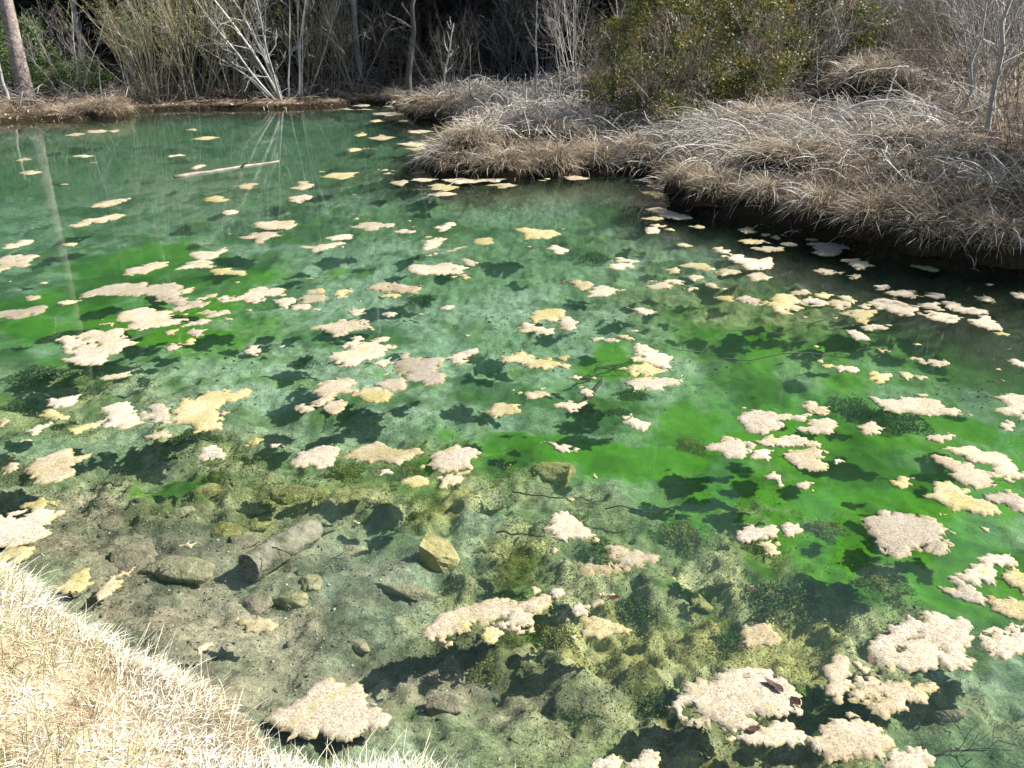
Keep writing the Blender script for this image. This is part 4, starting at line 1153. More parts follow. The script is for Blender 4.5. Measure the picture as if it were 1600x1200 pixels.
# things that labels may point at: (photo place, how to name it)
LAND = [(m['px'], m['phrase']) for m in mats if m['phrase']]
FIXED = [((445, 855), 'the sunken log'), ((685, 860), 'the jagged rock'), ((350, 264), 'the floating pole'), ((155, 172), 'the dark tussock islet'), ((820, 262), 'the reed-covered point'),
         ((1300, 360), 'the overhanging sedge bank'), ((60, 930), 'the straw-coloured grass'), ((430, 172), 'the pale leaning tree'), ((250, 172), 'the yellow willow'), ((670, 180), 'the mossy tussock')]
used_labels = set()
def describe(items, noun, extra=(), marks_=None):
    """a label for each item that no other item has: look first, then its neighbours"""
    marks = marks_ or [q for q in LAND + FIXED if q[1] not in extra]
    cands = []
    for it in items:
        x, y = it['px']
        order = sorted(marks, key=lambda q: math.hypot(q[0][0] - x, (q[0][1] - y) * 1.6))
        (ax, ay), A = order[0]; B = order[1][1]; C = order[2][1]
        dx, dy = x - ax, (y - ay) * 1.6
        rel = ('beyond' if dy < 0 else 'in front of') if abs(dy) > abs(dx) else 'beside'
        look = it['look']
        cands.append([f'{look} {noun} {rel} {A}', f'{look} {noun} between {A} and {B}', f'{look} {noun} {rel} {A} towards {B}', f'{look} {noun} between {A} and {C}',
                      f'{look} {noun} {rel} {A}, towards {C}', f'{look} {noun} closer to {A} than to {order[3][1]}', f'{look} {noun} between {B} and {C}'])
    for c in cands:
        for k in range(7):
            if len(c[k].split()) > 16: c[k] = c[0]
    done = {}
    for lv in range(7):
        cnt = {}
        for i, c in enumerate(cands):
            if i not in done: cnt[c[lv]] = cnt.get(c[lv], 0) + 1
        for i, c in enumerate(cands):
            if i not in done and cnt[c[lv]] == 1 and c[lv] not in used_labels:
                done[i] = c[lv]; used_labels.add(c[lv])
    for i, it in enumerate(items):
        if i not in done:
            for k in ('outer', 'middle', 'inner', 'lone', 'faint', 'blurred', 'ragged', 'thin'):
                l = f'{k} {cands[i][0]}'
                if l not in used_labels:
                    done[i] = l; used_labels.add(l); break
            else: done[i] = cands[i][0]
        it['label'] = ' '.join(done[i].split()[:16])

def look_of(m):
    w, code = m['w'], m['code']
    size = 'tiny' if w < 22 else 'small' if w < 42 else 'medium-sized' if w < 75 else 'large'
    ex = m['ext'][0] / max(m['ext'][1], 1e-3)
    shape = 'long' if ex > 2.2 else 'narrow' if ex < 0.55 else 'ragged' if ex > 1.1 else 'rounded'
    return f'{size} {shape} {HUE[code]}'
plain = [m for m in mats if not m['phrase']]
for m in plain: m['look'] = look_of(m)
describe(plain, 'algae mat')
for m in mats:
    if m['phrase']:
        near = min((q for q in LAND + FIXED if q[1] != m['phrase']), key=lambda q: math.hypot(q[0][0] - m['px'][0], (q[0][1] - m['px'][1]) * 1.6))[1]
        m['label'] = f"{m['phrase'][4:]} of {HUE[m['code']]} dried algae floating near {near}"
        m['label'] = ' '.join(m['label'].split()[:16])
    tag(m['o'], m['label'], 'algae mat', 'mats of dried algae floating on the pond')

import bmesh
# ------------------------------------------------------------------ sunken log, rocks, sticks, clumps of weed
rl = np.random.default_rng(21)
def stick_mesh(name, pts, r0, r1, sides=8, knots=0.12, seed=0, caps=True):
    pts = np.array(pts, float); n = len(pts)
    v, f, _ = tubes_np([pts], [np.linspace(r0, r1, n)], sides, np.array([0.5]))
    off = (fbm(v[:, 0] * 3 + v[:, 2] * 2, v[:, 1] * 3 + v[:, 2], 4.0, seed, 3) - 0.5) * knots * 2 * r0
    c = np.repeat(pts, sides, 0); d = v - c; d /= np.linalg.norm(d, axis=1, keepdims=True) + 1e-9
    v = v + d * off[:, None]
    fs = [f]
    if caps: fs.append(np.array([list(range(sides))[::-1], list(range((n - 1) * sides, n * sides))]))
    return mesh_np(name, v, fs, True), v

def sample_line(a, b, n, sag=0.0, rng=None, wig=0.0):
    a, b = np.array(a, float), np.array(b, float)
    t = np.linspace(0, 1, n)[:, None]
    p = a + (b - a) * t
    p[:, 2] += sag * np.sin(np.pi * t[:, 0])
    if rng is not None: p[1:-1] += rng.normal(0, wig, (n - 2, 3))
    return p

# the log: bark cylinder lying on the mud, its near sawn face dark, its far end rounded and broken
la = P(388, 888, -0.185); lb = P(500, 820, -0.215)
lv = (lb - la)
root = thing('sunken_log', 'short sawn log lying under water on grey mud, dark cut end', 'log', (la.x, la.y, -0.27))
inv = Vector((la.x, la.y, -0.27))
n = 22
ax = np.array([la + lv * t - inv for t in np.linspace(0, 1, n)])
rad = np.array([0.070] * 17 + [0.071, 0.068, 0.060, 0.045, 0.018])
v, f, _ = tubes_np([ax], [rad], 28, np.array([0.5]))
cc = np.repeat(ax, 28, 0); dd = v - cc; dd /= np.linalg.norm(dd, axis=1, keepdims=True) + 1e-9
v = v + dd * ((fbm(v[:, 0] * 2 + v[:, 2] * 6, v[:, 1] * 2 - v[:, 2] * 6, 6, 3, 4) - 0.5) * 0.026)[:, None]
obj('bark', mesh_np('bark', v, [f, np.array([list(range((n - 1) * 28, n * 28))])], True), M['log'], root)
# sawn face: rings of vertices, slightly dished
ring0 = v[:28] - np.array(lv.normalized()) * 0.001
ctr0 = ring0.mean(0)
vv = [ctr0 + (ring0 - ctr0) * k - np.array(lv.normalized()) * (0.004 * (1 - k)) + rl.normal(0, 0.0025, (28, 3)) * (k < 0.97) for k in (1.0, 0.8, 0.55, 0.3)] + [ctr0[None]]
vv = np.concatenate(vv)
q = [(k * 28 + i, (k + 1) * 28 + i, (k + 1) * 28 + (i + 1) % 28, k * 28 + (i + 1) % 28) for k in range(3) for i in range(28)]
tri = [(84 + i, 112, 84 + (i + 1) % 28) for i in range(28)]
obj('cut_end', mesh_np('cut_end', vv, [np.array(q), np.array(tri)], False), M['log_end'], root)
kn = grow(np.random.default_rng(3), np.array(lv * 0.88) + (0.03, 0.0, 0.05), (0.9, 0.1, 0.45), 0.10, 0.05, 0)
me, _ = stick_mesh('branch_stub', kn, 0.016, 0.008, 7, 0.2)
obj('branch_stub', me, M['log'], root)

# twigs on and by the log, and thin branches lying in the water farther out
def twig(label, px0, px1, z, r, kids, seed, mat='twig_wet', cat='twig', z1=None):
    rng = np.random.default_rng(seed)
    a = P(*px0, z); b = P(*px1, z if z1 is None else z1)
    L = (b - a).length
    main = sample_line((0, 0, 0), b - a, K, 0.0, rng, L * 0.025)
    out = []
    if kids: ramify(rng, main, r, 2, (kids, max(1, kids // 2)), 0.42, 0.6, 0.12, 0.0, out, 1, 0.2, 0.6)
    rt = thing('twig', label, cat, a)
    v, f, t = tubes_np([main], [np.linspace(r, r * 0.45, K)], 6, np.array([0.5]))
    obj('stem', mesh_np('stem', v, [f], True, {'tone': ('FLOAT', t)}), M[mat], rt)
    for pth, rr, lv_ in out:
        pth = pth.copy(); pth[:, 2] = np.clip(pth[:, 2], -0.03, 0.04)
        v, f, t = tubes_np([pth], [rr], 4, np.array([0.6]))
        obj('side_twig', mesh_np('side_twig', v, [f], True, {'tone': ('FLOAT', t)}), M[mat], rt)
    return rt
twig('small forked dark twig resting on the sunken log', (425, 855), (462, 868), -0.085, 0.0035, 3, 1)
twig('fine brushy twig on the mud beyond the sunken log end', (505, 885), (545, 858), -0.20, 0.003, 6, 2)
twig('dark branch under water beyond the white peaked mat', (800, 768), (950, 782), -0.22, 0.0045, 4, 3)
twig('dark branch under water between the mitten-shaped mat and the bright green algae', (945, 795), (1110, 797), -0.25, 0.004, 3, 4)
twig('slender dark stick under water beside the yellow fork-shaped mat', (1130, 560), (1400, 548), -0.2, 0.005, 4, 5, 'dim_stem')
twig('thin drowned stem crossing the dark water below the cream raft', (1050, 545), (1290, 500), -0.2, 0.005, 3, 6, 'dim_stem')
twig('dark twig on the pale silt beside the great scalloped mat', (1450, 1085), (1500, 1140), -0.22, 0.004, 5, 8)
twig('black twig on the pale silt in front of the lacy tan mat', (1430, 1180), (1590, 1165), -0.22, 0.004, 5, 9)
twig('curved dark stick lying on the teal silt beside the slanted pink mat', (725, 480), (800, 468), -0.45, 0.012, 3, 10)
twig('dark stick by the white peaked mat on the bottom', (775, 832), (850, 838), -0.24, 0.006, 2, 11)
twig('bare stick poking out of the water beside the long swept mat', (735, 262), (690, 300), 0.02, 0.006, 3, 12, 'white_stem')
twig('straight drowned branch across the silt below the lemon-yellow mat', (905, 590), (1010, 560), -0.36, 0.014, 4, 14)
twig('dark sunken limb by the small mats beside the white bar-shaped mat', (915, 640), (985, 545), -0.42, 0.020, 3, 15)

# floating bleached pole
a = P(272, 277); b = P(436, 252)
rt = thing('floating_pole', 'bleached slender tree pole floating flat on the far open water', 'log', a)
pts = sample_line((0, 0, 0.0), b - a, 14, 0.0, rl, 0.02); pts[:, 2] = 0.004
me, _ = stick_mesh('pole', pts, 0.030, 0.012, 10, 0.2); obj('pole', me, M['float_log'], rt)
kb = grow(rl, np.array((b - a) * 0.62), (0.3, -0.8, 0.25), 0.5, 0.1, 0); me, _ = stick_mesh('branch_stub', kb, 0.02, 0.008, 6, 0.1); obj('branch_stub', me, M['float_log'], rt)

# rocks on the near bottom: (x, y in the photo, width and height there, material, jag, how it looks)
ROCKS = [(282, 900, 118, 58, 'rock', .5, 'flat pale slab-like rock under water beside the sunken log cut end'),
         (208, 882, 78, 60, 'rock_grey', .6, 'rounded grey-brown rock under water behind the orange-tan slip'),
         (355, 832, 56, 46, 'rock_olive', .7, 'olive algae-coated rock under water just beyond the flat pale slab'),
         (410, 822, 44, 36, 'rock_olive', .6, 'small olive rock touching the far side of the sunken log'),
         (378, 850, 60, 34, 'rock_grey', .7, 'dark grey wedge of rock between the olive rock and the sunken log'),
         (395, 948, 66, 44, 'rock_grey', .6, 'dark rounded rock in front of the sunken log cut end'),
         (450, 940, 60, 40, 'rock', .6, 'brownish lumpy rock on the mud next to the dark rounded rock'),
         (484, 918, 34, 40, 'rock', .8, 'small upright knobby stone on the mud in front of the sunken log'),
         (640, 925, 110, 30, 'rock', .4, 'long low silt-covered stone in front of the jagged rock'),
         (545, 862, 50, 26, 'rock', .5, 'small pale stone at the far end of the sunken log'),
         (330, 770, 60, 30, 'rock_olive', .7, 'algae-shaggy rock beyond the olive rock near the bright green patch'),
         (460, 775, 90, 36, 'rock_olive', .7, 'broad algae-covered rock beyond the sunken log'),
         (690, 1110, 60, 40, 'rock_grey', .6, 'dark mud-coated stone beside the big slab-like mat'),
         (870, 745, 80, 44, 'rock_olive', .5, 'rounded mossy boulder under water beyond the white peaked mat'),
         (1480, 1120, 50, 30, 'rock_grey', .5, 'smooth stone on the pale silt in front of the lacy tan mat'),
         (285, 805, 40, 22, 'rock', .5, 'small greyish stone on the mud beyond the grey-brown rock'),
         (170, 830, 36, 20, 'rock_grey', .5, 'half-buried dark stone on the mud near the wide shore mat'),
         (560, 1010, 44, 24, 'rock', .6, 'brown stone on the mud beyond the big slab-like mat'),
         (1090, 945, 46, 30, 'rock_olive', .7, 'weedy stone below the long crooked tan mat')]
rr = np.random.default_rng(5)
for (px, py, w, h, mt, jag, lab) in ROCKS:
    c = on_ground(px, py)
    dist = math.sqrt(c.x ** 2 + c.y ** 2 + (CAM_H - c.z) ** 2)
    sx = w / F * dist / 2
    dep = math.atan2(CAM_H, c.y)
    sz = min(0.6 * sx, 0.9 * h / F * dist / 2)
    sy = max(0.4 * sx, (h / F * dist / 2 - sz * 0.5 * math.cos(dep)) / math.sin(dep))
    z = min(c.z + sz * 0.05, -0.03 - sz)
    o = obj('rock', rock_mesh('rock', rr, (sx * 1.1, sy * 1.1, sz), jag), M[mt], loc=(c.x, c.y, z))
    o.rotation_euler = (0, 0, rr.uniform(-0.3, 0.3))
    tag(o, lab, 'rock', 'rocks under the water near the bank')
c = on_ground(685, 886)
bm = bmesh.new()
for p_ in [(-.095, -.03, -.04), (-.09, -.025, .10), (-.06, .07, .115), (.04, .06, .075), (.10, -.03, .02), (.03, -.07, -.03), (.11, .05, -.04), (-.09, .10, -.04), (-.02, -.055, .065), (.085, -.045, -.04)]:
    bm.verts.new(p_)
bmesh.ops.convex_hull(bm, input=bm.verts)
bmesh.ops.triangulate(bm, faces=bm.faces)
bmesh.ops.subdivide_edges(bm, edges=bm.edges, cuts=7, use_grid_fill=True)
for q_ in bm.verts:
    k_ = noise3(np.array([q_.co[:]]), 14, 5)[0] * 0.020 + noise3(np.array([q_.co[:]]), 45, 9)[0] * 0.008
    q_.co += q_.co.normalized() * k_
me = bpy.data.meshes.new('rock'); bm.to_mesh(me); bm.free()
o = obj('rock', me, M['rock_tan'], loc=(c.x, c.y + 0.02, min(c.z + 0.03, -0.15)))
tag(o, 'jagged angular yellow-brown rock standing on the pond bottom', 'rock', 'rocks under the water near the bank')

# dead leaves stranded on and near the mats
def leaf_at(px, py, size, rot, lab, z=0.013):
    t = np.linspace(0, 1, 6)
    w = np.sin(np.pi * t ** 0.8) * 0.28 + 0.02
    v = [];
    for i in range(6):
        for s_ in (-1, 0, 1): v.append((t[i] - 0.5, s_ * w[i], 0.10 * abs(s_) * w[i] * 2 + 0.12 * (t[i] - .5) ** 2))
    f = [(i * 3 + k, i * 3 + k + 1, i * 3 + k + 4, i * 3 + k + 3) for i in range(5) for k in (0, 1)]
    o = obj('dead_leaf', mesh_np('dead_leaf', np.array(v) * size, [np.array(f)], True), M['leaf_dead'], loc=P(px, py, z))
    o.rotation_euler = (rr.normal(0, .15), rr.normal(0, .15), rot)
    tag(o, lab, 'leaf', 'dead leaves')
leaf_at(1205, 1068, 0.055, 2.5, 'dark curled dead leaf on the great leaf-strewn mat')
leaf_at(1216, 1074, 0.045, 2.2, 'second dark leaf overlapping the curled one on the great leaf-strewn mat', 0.018)
leaf_at(1243, 1095, 0.05, 2.0, 'reddish-brown dead leaf at the rim of the great leaf-strewn mat')
leaf_at(1178, 1139, 0.05, 0.4, 'brown dead leaf in the gap below the great leaf-strewn mat', 0.012)
leaf_at(1360, 1030, 0.05, 1.2, 'purplish dead leaf at the edge of the great scalloped mat', 0.01)
leaf_at(1174, 921, 0.04, 2.3, 'lone red-purple leaf floating over olive weed', 0.01)
leaf_at(960, 934, 0.05, 0.1, 'dark brown leaf floating beyond the four-pointed mat', 0.012)

# waterweed: a loose carpet that nobody could count ...
rw = np.random.default_rng(11)
def weed_carpet(name, n, box, prob, mat, length, width, label):
    x = rw.uniform(box[0], box[1], n); y = rw.uniform(box[2], box[3], n)
    k = rw.uniform(0, 1, n) < prob(x, y)
    x, y = x[k], y[k]
    z = gz_many(x, y)
    k = z < -0.07; x, y, z = x[k], y[k], z[k]
    m = len(x)
    L = rw.uniform(*length, m)
    L = np.minimum(L, -z * 0.9)
    v, f, t = blades_np(np.stack([x, y, z - 0.01], -1), rw.uniform(0, 6.283, m), L, rw.uniform(*width, m), rw.uniform(0.2, 1.4, m), rw.uniform(0, 2.2, m), rw, 3,
                        np.clip(fbm(x, y, 3, 17, 4) * 1.8 - 0.45 + rw.normal(0, 0.12, m), 0, 1))
    v[:, 2] = np.minimum(v[:, 2], -0.02)
    o = obj(name, mesh_np(name, v, [f], True, {'tone': ('FLOAT', t)}), M[mat], kind='stuff')
    o['label'] = label; o['category'] = 'waterweed'
pO = lambda x, y: gz_many(x, y, mO) * (1 - 0.9 * np.clip(gz_many(x, y, gsel), 0, 1)) * sstep(0.42, 0.58, fbm(x, y, 2.2, 19, 4)) * np.clip(1 - gz_many(x, y, mM), 0, 1)
weed_carpet('waterweed', 30000, (-3.2, 3.2, 1.4, 6.0), pO, 'weed', (0.015, 0.05), (0.003, 0.007), 'shaggy olive waterweed carpeting the shallow bottom')
def fluff(name, n, box, prob, mat, size, lift, label, cat, bright=0.0, per=1):
    x = rw.uniform(box[0], box[1], n); y = rw.uniform(box[2], box[3], n)
    k = rw.uniform(0, 1, n) < prob(x, y); x, y = x[k], y[k]
    z = gz_many(x, y); k = z < -0.06; x, y, z = x[k], y[k], z[k]; m = len(x)
    top = fbm(x, y, 6, 23, 4, 0.6)
    zz = np.minimum(z + lift * rw.uniform(0, 1, m) ** 1.5 * np.clip(top * 3 - 1.0, 0, 1.4), -0.02)
    tone = np.clip(0.15 + (zz - z) / (lift + 1e-6) * 0.55 + (fbm(x, y, 3.5, 29, 4) - 0.5) * 1.5 + rw.normal(0, 0.06, m) + bright + 0.2, 0, 1)
    v, f, t = leaves_np(np.stack([x, y, zz], -1), rw.uniform(*size, m) * (0.6 + 0.11 * y), rw, 0.6, tone, 0.5)
    o = obj(name, mesh_np(name, v, [f], True, {'tone': ('FLOAT', t)}), M[mat], kind='stuff')
    o['label'] = label; o['category'] = cat
pF = lambda x, y: sstep(0.2, 0.6, gz_many(x, y, mO)) * (1 - 0.85 * np.clip(gz_many(x, y, gsel), 0, 1)) * sstep(0.30, 0.46, fbm(x, y, 3.0, 19, 5, 0.6)) * np.clip(1 - 0.8 * gz_many(x, y, mM), 0, 1)
fluff('algae_fluff', 270000, (-3.4, 3.4, 1.4, 6.4), pF, 'fluff', (0.005, 0.015), 0.055, 'fuzzy olive algae over the shallow bottom', 'algae')
pT = lambda x, y: sstep(0.50, 0.62, fbm(x, y, 1.4, 37, 5, 0.6)) * np.clip(1 - gz_many(x, y, gsel) * 0.9, 0, 1)
fluff('mud_scum', 60000, (-3.0, 1.4, 1.6, 4.6), lambda x, y: gz_many(x, y, mM) * sstep(0.38, 0.56, fbm(x, y, 4, 47, 4)), 'mud_fluff', (0.004, 0.013), 0.02, 'brown silt flocks over the near mud', 'silt')
fluff('bottom_debris', 9000, (-4, 4, 1.5, 7.5), pT, 'debris', (0.008, 0.028), 0.02, 'dark rotting leaves and twigs strewn on the bottom', 'debris', -0.25)
# ... and clumps that stand out one by one
CL = [(60, 590, 60), (150, 612, 46), (30, 640, 50), (480, 568, 44), (900, 640, 40), (745, 565, 40), (965, 648, 36), (1230, 940, 90), (1065, 838, 60), (885, 822, 50), (1000, 955, 60), (940, 865, 60),
      (660, 470, 40), (930, 405, 44), (300, 690, 60), (1330, 640, 60), (1400, 660, 70), (1080, 700, 44), (1180, 850, 60), (1290, 830, 50), (870, 1000, 60),
      (760, 1050, 60), (1020, 1100, 70), (900, 1130, 60), (1130, 1010, 60), (640, 740, 46), (540, 740, 50), (1380, 920, 60), (990, 620, 44), (760, 300, 60)]
clumps = []
protos = []
for i in range(4):
    n = 420
    a = rw.uniform(0, 6.283, n); rad = np.sqrt(rw.uniform(0, 1, n))
    rootp = np.stack([np.cos(a) * rad, np.sin(a) * rad, 0.28 * (1 - rad ** 2) - 0.12], -1)
    v, f, t = blades_np(rootp, a + rw.normal(0, 0.8, n), rw.uniform(0.2, 0.5, n), rw.uniform(0.03, 0.07, n), rw.uniform(0.1, 1.4, n), rw.uniform(0.2, 2.0, n), rw, 3)
    a = rw.uniform(0, 6.283, 1500); rad = rw.uniform(0, 1, 1500) ** 0.6
    cpt = np.stack([np.cos(a) * rad * (1 + 0.35 * np.sin(a * 3 + i)), np.sin(a) * rad * (1 + 0.3 * np.sin(a * 4 + 2 * i)), rw.uniform(-0.1, 0.45, 1500) * (1 - rad ** 2)], -1)
    k_ = slice(0, len(f) // 5)
    f5 = f[:len(f) // 6]; nv = int(f5.max()) + 1
    protos.append(mesh_parts('fronds', [(v[:nv], f5, t[:nv]), leaves_np(cpt, rw.uniform(0.05, 0.13, 1500), rw, 0.6, np.clip(0.3 + cpt[:, 2] * 1.3 + rw.normal(0, .15, 1500), 0, 1))], True))
for i, (px, py, w) in enumerate(CL):
    c = on_ground(px, py)
    dist = math.sqrt(c.x ** 2 + c.y ** 2 + (CAM_H - c.z) ** 2)
    s = 0.5 * w / F * dist
    o = thing('waterweed_clump', '', 'waterweed', (c.x, c.y, c.z + 0.02 * s), rw.uniform(0, 6.28), 'dark clumps of waterweed on the bottom')
    zs = min(1.0, (-c.z - 0.03) / (0.5 * s + 1e-6))
    o.scale = (s, s * 1.25, max(0.05, s * min(1.0, zs)))
    dark = py < 700 or rw.uniform() < 0.35
    me = protos[i % 4]
    if not dark: me = me.copy(); me.materials.clear()
    obj('fronds', me, M['weed_dark' if dark else 'weed'], o, kind='stuff')
    clumps.append(dict(o=o, px=(px, py), look=('small' if w < 48 else 'broad') + (' dark green' if dark else ' olive')))
describe(clumps, 'weed clump')
for c in clumps: c['o']['label'] = c['label']

# small stones and debris on the near mud
n = 5200
x = rw.uniform(-2.6, 1.2, n); y = rw.uniform(1.6, 4.0, n); k = rw.uniform(0, 1, n) < gz_many(x, y, mM) * 0.9
x, y = x[k], y[k]; z = gz_many(x, y); k = z < -0.03; x, y, z = x[k], y[k], z[k]
bm = bmesh.new(); bmesh.ops.create_icosphere(bm, subdivisions=1, radius=1.0)
iv = np.array([q.co[:] for q in bm.verts]); jf = np.array([[q.index for q in fc.verts] for fc in bm.faces]); bm.free()
m = len(x)
s = rw.uniform(0.002, 0.008, m) * (1 + 1.0 * (rw.uniform(0, 1, m) < 0.04))
vv = iv[None] * (s[:, None] * (rw.uniform(0.5, 1.5, (m, 3)) * np.array([1, 1, 0.6])))[:, None, :] * (1 + rw.normal(0, 0.22, (m, len(iv), 1))) + np.stack([x, y, z + s * 0.2], -1)[:, None, :]
ff = jf[None] + (np.arange(m) * len(iv))[:, None, None]
t = NT('mud_pebbles'); tt = t.attr('tone').outputs['Fac']
M['pebble'] = t.done(t.principled(t.ramp(tt, [(0, (0.04, 0.04, 0.03)), (0.7, (0.16, 0.15, 0.11)), (0.95, (0.30, 0.29, 0.22)), (1, (0.5, 0.48, 0.42))]), 1.0, None, 0.0))
o = obj('pebbles', mesh_np('pebbles', vv.reshape(-1, 3), [ff.reshape(-1, 3)], True, {'tone': ('FLOAT', np.repeat(rw.uniform(0, 1, m), len(iv)))}), M['pebble'], kind='stuff')
o['label'] = 'scattered pebbles and crumbs on the grey mud'; o['category'] = 'gravel'

# ------------------------------------------------------------------ grass on the near bank
rg = np.random.default_rng(31)
def stuff(name, label, cat, parts, mat, smooth=True):
    o = obj(name, mesh_parts(name, parts, smooth), M[mat], kind='stuff')
    o['label'] = label; o['category'] = cat
    return o

n = 190000
x = rg.uniform(-3.2, 1.0, n); y = rg.uniform(1.0, 3.6, n)
d = shore_dist(x, y)
d = np.minimum(gz_many(x, y, D), d + 0.10)
k = (d < -0.04) & (d > -1.9) & (rg.uniform(0, 1, n) < 0.8 + 0.2 * sstep(-0.5, -0.02, d))
x, y, d = x[k], y[k], d[k]
z = gz_many(x, y)
m = len(x)
out = toward_water(x, y)
edge = sstep(-0.35, -0.05, d)
clump = fbm(x, y, 7, 3, 3)
head = np.where(rg.uniform(0, 1, m) < 0.10 + 0.45 * edge, out + rg.normal(0, 0.7, m), rg.uniform(0, 6.283, m))
L = rg.uniform(0.025, 0.085, m) * (0.35 + 1.2 * clump)
tone = np.clip(0.45 + 1.5 * (fbm(x, y, 6, 13, 4) - 0.5) + rg.normal(0, 0.27, m) + 0.1 + 0.25 * edge, 0, 1)
g1 = blades_np(np.stack([x, y, z - 0.004], -1), head, L, rg.uniform(0.0012, 0.0030, m), rg.uniform(0.0, 0.95, m) ** 1.3, rg.uniform(0.1, 1.5, m), rg, 4, tone)
stuff('dry_grass', 'matted straw-coloured dry grass on the near bank', 'grass', [g1], 'grass_near')
k = rg.uniform(0, 1, m) < 0.05 * sstep(0.45, 0.6, fbm(x, y, 4, 77, 3))
q = int(k.sum())
g2 = blades_np(np.stack([x[k], y[k], z[k]], -1), out[k] + rg.normal(0, 1.0, q), rg.uniform(0.05, 0.13, q), rg.uniform(0.0018, 0.0032, q), rg.uniform(0.7, 1.4, q), rg.uniform(0.0, 0.9, q), rg, 5)
stuff('green_grass', 'thin green blades among the dry grass of the near bank', 'grass', [g2], 'grass_green')
k = (edge > 0.5) & (rg.uniform(0, 1, m) < 0.03); q = int(k.sum())
g3 = blades_np(np.stack([x[k], y[k], z[k]], -1), out[k] + rg.normal(0, 0.6, q), rg.uniform(0.08, 0.18, q), rg.uniform(0.0018, 0.0030, q), rg.uniform(0.35, 1.0, q), rg.uniform(0.0, 0.8, q), rg, 5, rg.uniform(0.55, 1, q))
stuff('long_grass', 'long pale grass stalks reaching out over the water from the near bank', 'grass', [g3], 'grass_near')

# ------------------------------------------------------------------ dead sedge on the far-side bank, the point and the far shore
def sedge(n, box, sel, length, width, edge_w, droop_edge, seed, bias=0.3, lift=(0.3, 1.3)):
    r = np.random.default_rng(seed)
    x = r.uniform(box[0], box[1], n); y = r.uniform(box[2], box[3], n)
    d = gz_many(x, y, D)
    k = (d < 0.0) & (r.uniform(0, 1, n) < sel(x, y, d) * (0.12 + 0.88 * sstep(0.40, 0.50, fbm(x, y, 2.6, seed + 9, 4))))
    x, y, d = x[k], y[k], d[k]
    z = gz_many(x, y); m = len(x)
    out = toward_water(x, y)
    e = sstep(-edge_w, -0.02, d)
    cl = fbm(x, y, 2.2, seed, 3)
    head = np.where(r.uniform(0, 1, m) < bias + 0.45 * e, out + r.normal(0, 0.7, m), r.uniform(0, 6.283, m))
    L = r.uniform(*length, m) * (0.55 + 0.9 * cl)
    lf = r.uniform(*lift, m) * (1 - 0.5 * e)
    dr = r.uniform(0.0, 1.8, m) + droop_edge * e * r.uniform(0, 1, m)
    tone = np.clip(0.45 + 1.1 * (fbm(x, y, 1.6, seed + 4, 4) - 0.5) * 1.6 + r.normal(0, 0.2, m), 0, 1)
    return blades_np(np.stack([x, y, z - 0.02], -1), head, L, r.uniform(*width, m), lf, dr, r, 5, tone)

s1 = sedge(130000, (1.3, 9.5, 6.2, 14.5), lambda x, y, d: gz_many(x, y, mR) * np.where(d > -0.14, 0.25, np.where(d > -0.9, 1.0, np.where(d > -2.6, 0.40, 0.18))), (0.12, 0.40), (0.003, 0.008), 0.6, 0.7, 41, 0.12)
stuff('dead_sedge', 'tan dead sedge hanging over the steep bank to the dark water', 'grass', [s1], 'grass_bank')
s2 = sedge(30000, (1.5, 14, 11, 24), lambda x, y, d: gz_many(x, y, mR) * 0.45, (0.2, 0.5), (0.007, 0.015), 0.6, 0.8, 42)
stuff('slope_grass', 'withered grass and litter on the sunny slope behind the sedge bank', 'grass', [s2], 'grass_bank')
s3 = sedge(36000, (-3.4, 3.2, 11, 21.8), lambda x, y, d: gz_many(x, y, mI) * np.where(d > -0.8, 1.0, 0.5), (0.18, 0.45), (0.007, 0.014), 0.6, 0.9, 43)
stuff('point_sedge', 'grey-brown matted sedge covering the low point', 'grass', [s3], 'grass_bank')
s4 = sedge(42000, (-19, 4, 19, 28), lambda x, y, d: np.where(d > -1.5, 0.8, 0.45) * (1 - gz_many(x, y, mI)), (0.10, 0.36), (0.008, 0.018), 0.6, 0.6, 44, lift=(0.1, 0.9))
stuff('far_bank_litter', 'brown withered grass and leaf litter along the far shore', 'litter', [s4], 'grass_bank')

n = 30000
x = rg.uniform(-19, 12, n); y = rg.uniform(12, 27.5, n); d = gz_many(x, y, D); k = (d < -0.02) & (rg.uniform(0, 1, n) < np.where(d > -2.5, 1.0, 0.4)); x, y = x[k], y[k]
stuff('leaf_litter', 'fallen brown leaves scattered over the far banks', 'litter', [leaves_np(np.stack([x, y, gz_many(x, y) + 0.02], -1), rg.uniform(0.04, 0.10, len(x)), rg, 0.6, None, 0.6)], 'litter', False)

